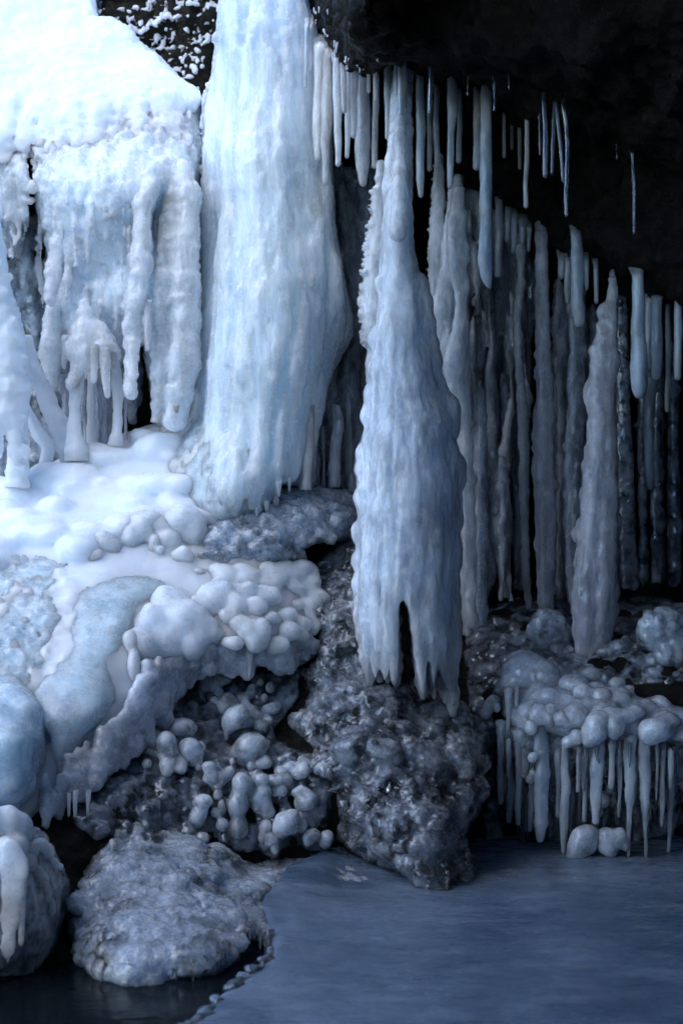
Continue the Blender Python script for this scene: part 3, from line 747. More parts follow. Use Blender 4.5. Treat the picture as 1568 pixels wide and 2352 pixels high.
# ---------------------------------------------------------------- big column in front, and its spiky neighbour
V_ = Vol.px(780, 90, 1110, 1690, 5.45, 6.35, 0.0095)
YC = 5.74
FL = [(900, 400), (894, 430), (884, 470), (870, 560), (869, 690), (857, 780), (848, 860), (850, 900), (842, 950), (824, 1030), (820, 1100), (822, 1200), (817, 1300), (812, 1400), (824, 1500), (836, 1660)]
FR = [(934, 400), (940, 430), (944, 480), (947, 560), (956, 600), (966, 650), (978, 700), (988, 760), (994, 820), (1006, 880), (1024, 930), (1042, 960), (1046, 1050), (1056, 1100), (1054, 1180), (1048, 1300), (1044, 1400), (1044, 1500), (1048, 1660)]
V_.column(FL, FR, YC, 0.85, 0.17)
for ch in [[(900, 500, 18), (898, 430, 20), (905, 320, 15), (911, 210, 12), (914, 120, 12)], [(930, 500, 18), (934, 400, 14), (936, 300, 11), (937, 200, 10), (938, 120, 11)], [(918, 460, 22), (921, 380, 14), (923, 260, 10), (924, 120, 10)]]:
    V_.chain(ch, [np.interp(p[1], [120, 175, 500], [6.16, 6.04, YC]) for p in ch], 0.012)
TIPS = []
for ch in [[(835, 1380, 22), (835, 1450, 18), (846, 1530, 13), (850, 1570, 8)], [(865, 1380, 20), (868, 1450, 15), (872, 1560, 10)], [(850, 1370, 18), (852, 1450, 15), (858, 1520, 10)], [(883, 1370, 20), (886, 1460, 17), (889, 1530, 11), (890, 1565, 7)], [(898, 1350, 20), (902, 1430, 17), (908, 1530, 12), (909, 1580, 7)], [(945, 1340, 20), (958, 1420, 20), (964, 1500, 17), (968, 1570, 12), (971, 1600, 8)], [(1004, 1360, 20), (1008, 1470, 17), (1010, 1560, 10), (1012, 1600, 6)], [(978, 1360, 20), (980, 1450, 17), (982, 1540, 11)], [(985, 1380, 16), (990, 1480, 13), (995, 1570, 9), (997, 1600, 6)], [(1020, 1350, 26), (1024, 1450, 26), (1026, 1520, 22), (1032, 1590, 18), (1040, 1640, 9)]]:
    TIPS.append(ch)
for (u, v, r) in [(972, 655, 13), (980, 700, 15), (986, 745, 15), (990, 790, 14), (1000, 835, 16), (1006, 875, 15), (1020, 915, 16), (1038, 945, 19), (1043, 985, 15), (1036, 1030, 16), (1052, 1080, 18), (1055, 1115, 13), (1046, 1160, 15), (1050, 1205, 14), (1046, 1250, 12), (1042, 1290, 15), (1044, 1340, 12), (1046, 1395, 13), (1042, 1440, 15), (1047, 1490, 17), (1040, 1540, 14), (1044, 1580, 10), (1046, 1615, 9),
                  (866, 640, 8), (856, 790, 12), (852, 850, 13), (846, 900, 12), (838, 960, 12), (826, 1040, 13), (822, 1085, 10), (824, 1140, 10), (818, 1220, 12), (816, 1290, 10), (814, 1360, 12), (822, 1420, 10), (828, 1480, 9)]:
    q_ = rng.uniform(0.8, 1.3); V_.ell(P(u - (4 if u > 930 else -4), v + rng.normal(0, 6), YC - 0.02), (S(r * 1.25 * q_, YC), S(r * 1.2 * q_, YC), S(r * 1.7 * q_, YC)), 0.028)
def col_front(u, v, L, R, Yc, dy, dmax):
    l = np.interp(v, [p[1] for p in L], [p[0] for p in L]); r = np.interp(v, [p[1] for p in R], [p[0] for p in R])
    q = np.clip((u - (l + r) / 2) / max((r - l) / 2, 1), -1, 1)
    return Yc - min(S((r - l) / 2, Yc) * dy, dmax) * math.sqrt(max(0, 1 - q * q))
V_.chain([(918, 200, 9), (918, 300, 12), (918, 380, 15), (916, 480, 18), (914, 535, 20)], [5.98, 5.88, 5.78, 5.67, 5.63], 0.008)
for i in range(60):
    v = rng.uniform(700, 1460); l = np.interp(v, [p[1] for p in FL], [p[0] for p in FL]); r = np.interp(v, [p[1] for p in FR], [p[0] for p in FR])
    u = rng.uniform(l + 8, r - 8); Y = col_front(u, v, FL, FR, YC, 0.85, 0.17); s = rng.uniform(5, 15)
    V_.ell(P(u, v, Y + 0.55 * S(s, YC)), (S(s, YC) * 1.3, S(s * 0.9, YC), S(s * rng.uniform(1.2, 3.0), YC)), 0.02)
for i in range(95):                        # fine upright runnels
    v0 = rng.uniform(620, 1380); n = rng.uniform(90, 330); f_ = rng.uniform(0.05, 0.95); pts = []
    for t in np.linspace(0, 1, 5):
        v = min(v0 + n * t, 1495); l = np.interp(v, [p[1] for p in FL], [p[0] for p in FL]); r = np.interp(v, [p[1] for p in FR], [p[0] for p in FR])
        pts.append((l + (r - l) * f_ + rng.normal(0, 1.2), v, rng.uniform(3, 7) * (1 - 0.6 * abs(2 * t - 1))))
    V_.chain(pts, [col_front(p[0], p[1], FL, FR, YC, 0.85, 0.17) - 0.002 for p in pts], 0.010)
u_, v_, Y_ = V_.uv(); u_, v_ = np.broadcast_arrays(u_ + 0 * v_, v_ + 0 * u_)
JAG = polygon([(780, 100), (780, 1000), (800, 1400), (826, 1510), (836, 1565), (846, 1580), (850, 1470), (854, 1540), (864, 1572), (870, 1510), (876, 1540), (887, 1575), (894, 1500), (899, 1560), (907, 1592), (912, 1540), (915, 1386), (926, 1374), (937, 1400), (941, 1440), (950, 1520), (964, 1590), (971, 1614), (978, 1560), (983, 1450), (989, 1540), (997, 1604), (1003, 1540), (1007, 1480), (1012, 1560), (1018, 1600), (1024, 1540), (1030, 1600), (1040, 1645), (1050, 1600), (1060, 1490), (1090, 1000), (1090, 100)])
e_ = (_lookup(JAG, u_, v_) * YC / F).astype(np.float32); h_ = np.maximum(0.03 - np.abs(V_.d - e_), 0) / 0.03
V_.d = np.maximum(V_.d, e_) + h_ * h_ * 0.03 * 0.25
del e_, h_
del u_, v_
o = V_.build('ice_column', M['ice_column'], None, P(930, 1640, YC), disp=(dn(0.005, 26, 4, 3), dn(0.0035, 60, 14, 2), dw(0.004, 60, 40)))
for i, ch in enumerate(TIPS):              # the tips it splits into
    Yt = YC - 0.05 + 0.06 * rng.random(); u0, u1 = min(p[0] - p[2] for p in ch) - 12, max(p[0] + p[2] for p in ch) + 12
    vt = Vol.px(u0, ch[0][1] - 40, u1, ch[-1][1] + 20, Yt - 0.09, Yt + 0.09, 0.008)
    vt.chain([(ch[0][0], ch[0][1] - 20, ch[0][2] * 0.8)] + ch, Yt, 0.02)
    for k in range(26):
        v = rng.uniform(ch[0][1], ch[-1][1] - 10); cu = np.interp(v, [p[1] for p in ch], [p[0] for p in ch]); cw = np.interp(v, [p[1] for p in ch], [p[2] for p in ch])
        s_ = rng.uniform(4, 8); vt.ell(P(cu + cw * rng.choice([-0.9, 0.9, rng.uniform(-0.9, 0.9)]), v, Yt - rng.random() * S(cw, YC)), (S(s_, YC), S(s_, YC), S(s_ * rng.uniform(0.8, 2), YC)), 0.012)
    vt.build('hanging_tip', M['ice_column'], o, disp=(dn(0.003, 30, 12, 3), dn(0.0018, 80, 50, 2)))
tag(o, 'largest pale ice column in front, scalloped edges, splitting into hanging tips', 'ice column')

V_ = Vol.px(800, 350, 900, 1180, 5.7, 6.3, 0.0085)
V_.column([(866, 370), (858, 440), (842, 560), (834, 640), (830, 720), (840, 800), (842, 900), (836, 1000), (835, 1180)], [(882, 370), (892, 500), (895, 640), (895, 800), (890, 900), (880, 1000), (872, 1180)], 6.0, 0.9, 0.12)
for i in range(130):
    v = rng.uniform(430, 800); u = np.interp(v, [370, 440, 560, 640, 720, 800], [866, 858, 842, 834, 829, 838]); n = rng.uniform(5, 13)
    V_.cone(P(u + 6, v, 6.0 + rng.normal(0, 0.02)), P(u - n, v + rng.normal(0, 4), 6.0 + rng.normal(0, 0.02)), S(4, 6), S(1.2, 6), 0.006)
for (u, v, r) in [(828, 690, 10), (830, 720, 9), (832, 660, 8), (838, 770, 9)]: V_.ell(P(u, v, 6.0), S(r, 6), 0.01)
o = V_.build('ice_column', M['ice_column'], None, P(850, 1170, 6.0), disp=(RIB, FROST))
tag(o, 'narrow ice column with a spiky frosted left edge, behind the big front column', 'ice column')

# ---------------------------------------------------------------- columns standing in the cave
def cave_column(L, R, Y, mat, lab, knobs=30, kr=(5, 10), dy=0.9, dmax=0.14, spiky=0, h=0.011, flutes=11):
    knobs = int(knobs * 0.55)
    u0 = min(p[0] for p in L) - 30; u1 = max(p[0] for p in R) + 30; v0 = L[0][1] - 34; v1 = L[-1][1] + 30
    vol = Vol.px(u0, v0, u1, v1, Y - 0.25, Y + 0.25, h)
    vol.column(L, R, Y, dy, dmax)
    lv, lu = [p[1] for p in L], [p[0] for p in L]; rv_, ru_ = [p[1] for p in R], [p[0] for p in R]
    for i in range(knobs):
        v = rng.uniform(v0 + 60, v1 - 40); e = rng.random()
        l, r = np.interp(v, lv, lu), np.interp(v, rv_, ru_); s = rng.uniform(*kr) * rng.choice([0.7, 1.0, 1.5])
        if e < 0.35: u, y = l + s * 0.3, Y - 0.01
        elif e < 0.7: u, y = r - s * 0.3, Y - 0.01
        else: u = rng.uniform(l, r); y = col_front(u, v, L, R, Y, dy, dmax) + 0.005
        vol.ell(P(u, v, y), (S(s, Y), S(s, Y), S(s * rng.uniform(0.8, 1.8), Y)), 0.014)
    for i in range(flutes):
        t = rng.uniform(0.1, 0.9); a = rng.uniform(v0, v1 - 200); b = min(v1 - 30, a + rng.uniform(150, 400)); pts = []
        for v in np.linspace(a, b, 5):
            l, r = np.interp(v, lv, lu), np.interp(v, rv_, ru_); u = l + (r - l) * t
            pts.append((u, v, (r - l) * 0.13))
        vol.chain(pts, [col_front(p[0], p[1], L, R, Y, dy, dmax) for p in pts], 0.02)
    for i in range(spiky):
        v = rng.uniform(v0 + 30, v0 + (v1 - v0) * 0.75); l = np.interp(v, lv, lu)
        vol.cone(P(l + 5, v, Y), P(l - rng.uniform(4, 11), v + rng.normal(0, 5), Y - rng.uniform(0, 0.03)), S(4, Y), S(1.2, Y), 0.006)
    if L[0][1] < 760:
        ut, wt_ = (L[0][0] + R[0][0]) / 2, (R[0][0] - L[0][0]) / 2
        vol.chain([(ut, L[0][1] + 20, wt_ * 0.95), (ut, L[0][1] - 18, wt_ * 1.05)], [Y, Y + 0.12], 0.02)
    ob = vol.build('ice_column', M[mat], None, P((L[-1][0] + R[-1][0]) / 2, L[-1][1], Y), disp=(dn(0.003, 12, 30, 2), dn(0.004, 30, 6, 3), dn(0.0025, 80, 50, 2)))
    return tag(ob, lab, 'ice column', 'ice columns standing in the cave')

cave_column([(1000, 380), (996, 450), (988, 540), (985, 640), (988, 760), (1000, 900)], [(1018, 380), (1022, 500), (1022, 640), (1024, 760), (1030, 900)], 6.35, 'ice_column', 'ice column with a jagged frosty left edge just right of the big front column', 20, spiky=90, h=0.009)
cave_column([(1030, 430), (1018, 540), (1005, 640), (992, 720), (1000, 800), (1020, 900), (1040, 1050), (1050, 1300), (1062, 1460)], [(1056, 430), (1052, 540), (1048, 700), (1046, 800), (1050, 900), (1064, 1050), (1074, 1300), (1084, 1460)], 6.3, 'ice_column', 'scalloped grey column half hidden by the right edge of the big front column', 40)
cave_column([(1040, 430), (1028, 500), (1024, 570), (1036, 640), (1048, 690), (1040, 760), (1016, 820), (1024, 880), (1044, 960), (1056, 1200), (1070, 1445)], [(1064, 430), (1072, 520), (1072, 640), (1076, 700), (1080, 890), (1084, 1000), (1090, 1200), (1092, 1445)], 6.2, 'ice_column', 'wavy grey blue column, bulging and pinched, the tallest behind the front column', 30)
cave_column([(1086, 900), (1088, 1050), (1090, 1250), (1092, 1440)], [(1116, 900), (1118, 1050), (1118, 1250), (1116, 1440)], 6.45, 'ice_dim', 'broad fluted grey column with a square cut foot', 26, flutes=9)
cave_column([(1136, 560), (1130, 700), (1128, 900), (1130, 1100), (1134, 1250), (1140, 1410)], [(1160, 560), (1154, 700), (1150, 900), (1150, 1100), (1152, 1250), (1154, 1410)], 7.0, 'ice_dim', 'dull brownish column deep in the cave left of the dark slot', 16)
cave_column([(1164, 920), (1152, 990), (1148, 1080), (1150, 1200), (1158, 1370)], [(1182, 920), (1172, 1000), (1164, 1080), (1164, 1200), (1168, 1370)], 6.75, 'ice_bounce_tint', 'slim knobbly brown grey column leaning left of the dark slot', 30)
cave_column([(1184, 560), (1186, 640), (1176, 720), (1180, 820), (1190, 930), (1194, 1060), (1196, 1200), (1204, 1400)], [(1204, 560), (1206, 650), (1196, 740), (1200, 820), (1210, 930), (1214, 1060), (1214, 1200), (1220, 1400)], 6.6, 'ice_bounce_tint', 'slender pale grey column standing right of the dark slot, pencil thin', 14, (3, 5), h=0.009)
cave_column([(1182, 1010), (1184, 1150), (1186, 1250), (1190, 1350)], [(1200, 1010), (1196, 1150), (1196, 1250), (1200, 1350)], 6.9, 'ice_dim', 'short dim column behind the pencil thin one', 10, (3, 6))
cave_column([(1228, 530), (1230, 640), (1228, 800), (1230, 900), (1222, 960), (1224, 1100), (1228, 1250), (1234, 1400)], [(1258, 530), (1258, 640), (1264, 800), (1270, 900), (1274, 1000), (1276, 1150), (1276, 1250), (1272, 1400)], 6.55, 'ice_bounce_tint', 'straight fluted grey column, widening downwards, centre of the cave row', 40, (4, 9))
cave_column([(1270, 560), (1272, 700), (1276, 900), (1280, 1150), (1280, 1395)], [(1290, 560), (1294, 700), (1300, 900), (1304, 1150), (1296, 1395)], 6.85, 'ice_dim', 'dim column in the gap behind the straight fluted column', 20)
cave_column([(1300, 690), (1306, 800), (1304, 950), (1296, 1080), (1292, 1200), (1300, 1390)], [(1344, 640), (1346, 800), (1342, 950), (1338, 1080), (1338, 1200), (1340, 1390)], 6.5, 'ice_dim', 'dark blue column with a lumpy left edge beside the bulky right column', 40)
cave_column([(1398, 640), (1378, 740), (1356, 800), (1352, 880), (1354, 960), (1350, 1040), (1336, 1100), (1330, 1200), (1320, 1300), (1316, 1370), (1318, 1500)], [(1412, 640), (1412, 740), (1414, 800), (1412, 880), (1412, 960), (1414, 1040), (1416, 1100), (1418, 1200), (1418, 1300), (1414, 1420), (1390, 1515)], 6.15, 'ice_bounce_tint', 'bulky blue grey column at right standing on the ice shelf', 110, (6, 15), flutes=12)
cave_column([(1418, 640), (1416, 800), (1416, 960), (1420, 1150), (1424, 1350)], [(1442, 640), (1440, 800), (1446, 960), (1456, 1150), (1464, 1350)], 6.5, 'ice_glaze', 'very dark blue column behind the bulky right column', 40)  # dark glaze material stands in for the shade behind the bulky column
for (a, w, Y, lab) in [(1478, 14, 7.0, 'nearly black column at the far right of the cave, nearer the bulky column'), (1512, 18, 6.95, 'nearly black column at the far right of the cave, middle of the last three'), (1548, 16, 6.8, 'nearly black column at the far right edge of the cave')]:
    cave_column([(a - w, 700), (a - w, 900), (a - w, 1150), (a - w, 1390)], [(a + w * 0.4, 700), (a + w * 0.6, 900), (a + w * 0.6, 1150), (a + w, 1390)], Y, 'ice_glaze', lab, 8)  # dark glaze material stands in for the deep shade at this end

# glassy ice lining the rock behind the left column
V_ = Vol.px(-420, 440, 350, 1140, 6.1, 7.1, 0.014)
LSH = ROCK - 0.03
V_.relief(LSH, polygon([(-420, 440), (130, 480), (140, 760), (340, 800), (330, 930), (250, 980), (120, 1090), (-420, 1140)]), 0.12, edge=0.05)
for i in range(110):
    u = rng.uniform(-300, 300); v0 = rng.uniform(450, 880); n = rng.uniform(80, 240); r = rng.uniform(5, 13)
    V_.chain([(u, v0, r * 0.6), (u + rng.normal(0, 5), v0 + n / 2, r), (u + rng.normal(0, 8), v0 + n, r * 0.6)], [on(LSH, u, v0 + t_ * n) - 0.01 for t_ in (0, 0.5, 1)], 0.025)
o = V_.build('ice_sheet', M['ice_glass'], None, P(40, 1100, 6.5), disp=(STREAK, dw(0.02, 24, 14), dn(0.006, 50, 30, 3)))
tag(o, 'dark blue glassy ice sheet lining the gully behind the left edge column', 'ice sheet')

# sheet of ice over the back wall of the cave
V_ = Vol.px(1030, 420, 1480, 1450, 6.5, 7.3, 0.012)
BW = surface([(1050, 420, 6.8), (1250, 560, 6.9), (1480, 680, 6.9), (1050, 800, 6.75), (1180, 900, 6.9), (1300, 900, 6.95), (1480, 900, 7.0), (1060, 1200, 6.7), (1250, 1200, 6.9), (1480, 1200, 7.0), (1060, 1440, 6.7), (1250, 1400, 6.85), (1480, 1400, 6.85)], 1e-4)
V_.relief(BW, polygon([(1040, 420), (1140, 470), (1230, 540), (1232, 700), (1222, 760), (1212, 1000), (1206, 1300), (1180, 1360), (1172, 1200), (1170, 960), (1158, 930), (1146, 1010), (1140, 1300), (1110, 1400), (1040, 1440)]), 0.15)
for i in range(110):
    u = rng.choice([rng.uniform(1045, 1205), rng.uniform(1272, 1435)]); v0 = rng.uniform(470, 1050) + max(0, (u - 1230) * 0.4); n = rng.uniform(150, 420); r = rng.uniform(4, 16); ln = rng.normal(0, 9); pts = []
    for t in np.linspace(0, 1, 5): pts.append((u + ln * t + rng.normal(0, 1.5), min(v0 + n * t, 1420), r * (1 - 0.5 * abs(2 * t - 1)) * rng.uniform(0.8, 1.2)))
    V_.chain(pts, [on(BW, p[0], p[1]) - 0.02 - 0.04 * (i % 3) for p in pts], 0.018)
V_.relief(BW, polygon([(1268, 560), (1340, 620), (1420, 640), (1440, 1000), (1430, 1300), (1300, 1350), (1280, 1000)]), 0.12)
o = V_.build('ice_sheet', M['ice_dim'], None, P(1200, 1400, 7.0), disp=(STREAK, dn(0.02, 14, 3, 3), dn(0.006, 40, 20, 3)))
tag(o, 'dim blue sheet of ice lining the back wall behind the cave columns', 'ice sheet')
# ---------------------------------------------------------------- icicles hanging from the overhang and the cave roof
# (points (u,v,full width), depth, material, label)
HANG = [
    ([(706, 60, 12), (704, 130, 11), (702, 205, 7)], 6.24, 'icicle', 'slim icicle against the waterfall just left of the lip of the overhang'),
    ([(716, 60, 11), (714, 140, 13), (713, 172, 8)], 6.25, 'icicle', 'short slim icicle under the leftmost corner of the overhang'),
    ([(738, 110, 34), (736, 200, 30), (730, 300, 22), (729, 372, 13)], 6.24, 'ice_column', 'broad pale icicle flush with the waterfall edge, long and blunt'),
    ([(754, 120, 26), (752, 220, 26), (750, 330, 24), (748, 428, 14)], 6.22, 'ice_column', 'longest pale icicle on the right edge of the waterfall'),
    ([(772, 140, 20), (774, 220, 19), (776, 320, 17), (776, 384, 13)], 6.05, 'ice_column', 'pale icicle with a round tip, first one clear of the waterfall'),
    ([(788, 140, 15), (789, 200, 14), (791, 262, 10)], 6.03, 'ice_column', 'short pale icicle hanging in front of two longer ones near the waterfall'),
    ([(802, 140, 15), (800, 240, 15), (797, 365, 12)], 6.14, 'ice_column', 'thin pale icicle, second one clear of the waterfall'),
    ([(815, 150, 18), (814, 230, 17), (812, 319, 13)], 6.06, 'ice_column', 'pale blunt icicle left of the wide carrot shaped one'),
    ([(832, 150, 26), (834, 250, 30), (833, 340, 36), (833, 390, 30), (834, 430, 15)], 6.2, 'ice_column', 'wide carrot shaped icicle with a frosty fat lower end'),
    ([(846, 150, 9), (846, 215, 8)], 6.02, 'ice_column', 'tiny pale icicle in front of the wide carrot shaped one'),
    ([(861, 150, 11), (861, 236, 8)], 6.0, 'ice_column', 'small pale icicle between the carrot shaped one and its right neighbour'),
    ([(864, 160, 16), (862, 280, 17), (860, 388, 15)], 6.16, 'ice_column', 'pale straight icicle in front of the spiky column'),
    ([(890, 150, 16), (890, 240, 15), (889, 322, 11)], 6.02, 'icicle', 'short blue icicle left of the top of the front column'),
    ([(908, 150, 9), (908, 222, 7)], 5.93, 'icicle', 'tiny blue icicle over the top of the front column'),
    ([(919, 150, 13), (919, 250, 12), (919, 345, 10)], 5.9, 'icicle', 'straight blue icicle lying over the front column'),
    ([(929, 160, 10), (929, 289, 9)], 5.95, 'icicle', 'thin blue icicle beside the straight one on the front column'),
    ([(964, 180, 18), (965, 300, 21), (964, 420, 20), (965, 455, 9)], 6.15, 'icicle', 'long dim blue icicle with a pointed tip right of the front column'),
    ([(984, 185, 13), (986, 320, 14), (986, 395, 12)], 6.35, 'icicle', 'dim icicle tucked behind the glassy one in the dark gap'),
    ([(1003, 185, 14), (1003, 300, 14), (1004, 387, 14)], 6.25, 'icicle', 'dim blue club ended icicle left of the long kinked one'),
    ([(988, 140, 10), (989, 180, 12), (987, 262, 7)], 5.75, 'icicle_clear', 'glassy icicle hanging lower than the lip in front of dark rock'),
    ([(1038, 170, 28), (1039, 250, 24), (1035, 305, 15), (1033, 380, 14), (1032, 435, 12)], 6.1, 'icicle', 'long blue icicle that thins sharply halfway, right of the dark gap'),
    ([(1053, 170, 12), (1054, 290, 12), (1054, 377, 13)], 6.15, 'icicle', 'slim blue icicle touching the one that thins halfway'),
    ([(1096, 190, 17), (1096, 300, 18), (1095, 392, 19)], 6.12, 'icicle', 'medium blue icicle with a double tip left of the longest hanging one'),
    ([(1116, 200, 24), (1116, 380, 28), (1115, 520, 32), (1112, 600, 36), (1117, 640, 24), (1124, 664, 9)], 6.05, 'icicle', 'longest and thickest hanging icicle, blue with a knobbly end'),
    ([(1075, 160, 5), (1075, 222, 6)], 5.72, 'icicle_clear', 'tiny glassy icicle on the dark rock right of the glassy long one'),
    ([(1133, 172, 6), (1135, 215, 6), (1136, 257, 6)], 5.7, 'icicle_clear', 'small wavy glassy icicle high on the dark rock'),
    ([(1167, 172, 5), (1169, 208, 4)], 5.66, 'icicle_clear', 'shortest glassy icicle high on the dark rock'),
    ([(1157, 215, 10), (1157, 364, 8)], 6.2, 'icicle', 'very dim icicle in shade right of the longest hanging one'),
    ([(1174, 225, 8), (1174, 345, 7)], 6.25, 'icicle', 'very dim short icicle, middle of three in deep shade'),
    ([(1190, 225, 9), (1191, 391, 8)], 6.2, 'icicle', 'very dim long icicle, last of three in deep shade'),
    ([(1209, 230, 11), (1209, 350, 11), (1205, 430, 11), (1207, 480, 12)], 6.0, 'icicle', 'slender blue icicle with a swollen tip alone against dark rock'),
    ([(1237, 205, 7), (1239, 290, 6), (1240, 358, 7)], 5.9, 'icicle_clear', 'thin dim icicle left of the cluster of glassy ones'),
    ([(1248, 222, 10), (1252, 320, 14), (1253, 410, 11)], 5.72, 'icicle_clear', 'thickest glassy icicle of the cluster under the pale patch of rock'),
    ([(1273, 240, 7), (1270, 320, 8), (1267, 403, 8)], 5.78, 'icicle_clear', 'short glassy icicle inside the cluster, leaning left'),
    ([(1277, 240, 8), (1286, 330, 9), (1293, 420, 9)], 5.76, 'icicle_clear', 'glassy icicle inside the cluster, leaning right'),
    ([(1294, 240, 11), (1299, 280, 11), (1303, 340, 11), (1300, 440, 11), (1299, 502, 12)], 5.7, 'icicle_clear', 'longest glassy icicle of the cluster, bent, with a bead at its tip'),
    ([(1417, 310, 6), (1416, 369, 6)], 5.95, 'icicle_clear', 'faint short icicle in the dark left of the lone right icicle'),
    ([(1450, 315, 8), (1453, 420, 11), (1455, 542, 7)], 5.85, 'icicle_clear', 'lone long glassy icicle at right against dark rock'),
    ([(1322, 540, 26), (1326, 580, 28), (1324, 660, 30), (1325, 710, 34), (1327, 754, 22)], 6.15, 'icicle', 'fat stubby blue icicle with a flared top below the rock at right'),
    ([(1290, 595, 20), (1288, 625, 20), (1287, 643, 12)], 6.3, 'icicle', 'short stump of an icicle left of the fat stubby one'),
    ([(1304, 600, 14), (1302, 660, 16), (1304, 698, 12)], 6.22, 'icicle', 'small icicle fused to the left side of the fat stubby one'),
    ([(1462, 635, 26), (1465, 740, 32), (1467, 840, 40), (1466, 890, 40), (1468, 918, 20)], 6.0, 'icicle', 'fat club ended blue icicle, largest near the right edge'),
    ([(1490, 690, 20), (1488, 780, 22), (1486, 850, 18)], 6.12, 'icicle', 'dim blue icicle squeezed between the club ended one and the right pair'),
    ([(1508, 690, 24), (1508, 780, 28), (1507, 874, 24)], 6.05, 'icicle', 'blunt blue icicle right of the fat club ended one'),
    ([(1494, 860, 28), (1491, 960, 24), (1490, 1060, 21), (1492, 1127, 17)], 6.1, 'icicle', 'long lower blue icicle hanging below the blunt right pair'),
    ([(1556, 690, 18), (1556, 800, 20), (1555, 876, 16)], 6.2, 'icicle', 'nearly black icicle at the right edge of the photo'),
    ([(1535, 700, 14), (1533, 850, 14), (1531, 948, 10)], 6.4, 'icicle', 'thin nearly black icicle just inside the right edge'),
    ([(1146, 470, 16), (1145, 560, 18), (1144, 640, 14)], 6.3, 'icicle', 'dim icicle close beside the right flank of the longest hanging one'),
    ([(1166, 490, 14), (1164, 558, 12)], 6.45, 'icicle', 'short dim stub in the row right of the longest hanging icicle'),
    ([(1200, 515, 20), (1198, 580, 18), (1198, 612, 14)], 6.4, 'icicle', 'dim blunt icicle in front of the pencil thin column'),
    ([(1180, 500, 14), (1180, 585, 14)], 6.5, 'icicle', 'dim narrow stub left of the blunt one at the pencil thin column'),
    ([(1215, 525, 10), (1214, 580, 10)], 6.45, 'icicle', 'dim little stub right of the blunt one at the pencil thin column'),
    ([(1236, 535, 12), (1236, 580, 12)], 6.38, 'icicle', 'dim little stub over the straight fluted column'),
    ([(1366, 610, 12), (1368, 700, 11)], 6.35, 'icicle', 'dim narrow icicle left of the bulky right column'),
    ([(1345, 600, 14), (1346, 668, 10)], 6.3, 'icicle', 'dim short icicle right of the fat stubby one'),
]
# rime flecks on the lip of the overhang
V_ = Vol.px(700, -20, 900, 215, 5.6, 6.4, 0.008)
for i in range(240):
    u = rng.uniform(712, 870); v = min(rng.uniform(10, 190), 185); Y = rock_y(u, v)
    if vnoise(np.array([[u / 16, v / 22, 0.3]]))[0] < 0.05: continue
    r = rng.uniform(0.003, 0.008); c = P(u, v, Y - rng.uniform(-0.02, 0.07)); V_.cone(c, c - np.array([0, 0, r * rng.uniform(1, 4)]), r, r * 0.6, 0.004)
o = V_.build('frost', M['snow'], disp=(dn(0.003, 120, 120, 1),)); tag(o, 'white frost flecks on the dark lip of the overhang', 'frost'); structure(o, 'stuff')

for i, (pts, Y, m, lab) in enumerate(HANG):
    # a short flared root reaches up and back into the rock it hangs from
    (u, v, w_) = pts[0]
    if v > 400: Y = min(max(rock_y(u, v - 8) - 0.05, Y - 0.1), Y + 0.45)
    n_ = len(pts)
    pts = [(u, v - 26, w_ * 1.3), (u, v - 8, w_ * 1.15)] + pts
    Y = [Y + 0.14, Y + 0.03] + [Y] * n_
    jit = np.random.default_rng(40 + i)
    pts = pts[:2] + [(a + jit.normal(0, 0.8), b, c * jit.uniform(0.9, 1.1)) for a, b, c in pts[2:]]
    o = rod_px(pts, Y, M[m], 'icicle', ripple=0.055 if w_ > 12 else 0.08, rough=0.05, seed=500 + i, seg=18 if w_ > 14 else 12, step=0.008)
    tag(o, lab, 'icicle', 'icicles hanging from the overhang')
# ---------------------------------------------------------------- ice mound on the left
MD = surface([(30, 1100, 6.35), (190, 1030, 6.5), (300, 990, 6.55), (370, 975, 6.55), (450, 970, 6.5), (600, 1160, 6.2), (820, 1125, 6.5),
              (100, 1200, 6.0), (300, 1130, 6.15), (450, 1200, 6.02), (600, 1220, 6.05), (750, 1200, 6.25), (100, 1350, 5.7), (300, 1300, 5.8), (450, 1320, 5.85), (600, 1340, 5.88), (700, 1320, 6.05),
              (100, 1550, 5.35), (250, 1500, 5.45), (350, 1450, 5.62), (480, 1460, 5.66), (600, 1430, 5.72), (700, 1430, 5.9), (0, 1700, 5.05), (100, 1700, 5.15), (200, 1650, 5.25), (300, 1560, 5.45), (330, 1650, 5.45), (60, 1850, 4.95), (-400, 1200, 5.8), (-400, 1600, 5.1)], 1e-4)
V_ = Vol.px(-420, 930, 860, 1960, 4.7, 6.7, 0.0135)
V_.relief(MD, polygon([(-420, 1130), (0, 1130), (60, 1088), (190, 1030), (300, 992), (370, 970), (450, 960), (560, 1000), (640, 1130), (700, 1270), (712, 1330), (735, 1400), (715, 1470), (640, 1490), (560, 1470), (520, 1490), (400, 1520), (375, 1600), (330, 1660), (280, 1730), (190, 1790), (150, 1840), (90, 1870), (60, 1890), (-420, 1940)]), 0.35, edge=0.10)
for (u, v, ru, rv) in scatter([(-380, 1150), (60, 1100), (190, 1040), (300, 1000), (420, 980), (470, 1080), (480, 1230), (380, 1270), (150, 1290), (-380, 1330)], 90, 24, 60, (0.45, 0.7)):
    Y = on(MD, u, v); V_.ell(P(u, v, Y + rng.uniform(0.0, 0.5) * S(rv, Y)), (S(ru, Y), S(ru, Y) * 0.9, S(rv, Y)), rng.choice([0.008, 0.02, 0.04]))
for (u, v, ru, rv) in scatter([(-380, 1300), (150, 1280), (190, 1400), (130, 1600), (0, 1640), (-380, 1640)], 200, 6, 15, (0.8, 1.6)):
    Y = on(MD, u, v); V_.ell(P(u, v, Y + 0.4 * S(ru, Y)), (S(ru, Y), S(ru, Y), S(rv, Y)), 0.02)
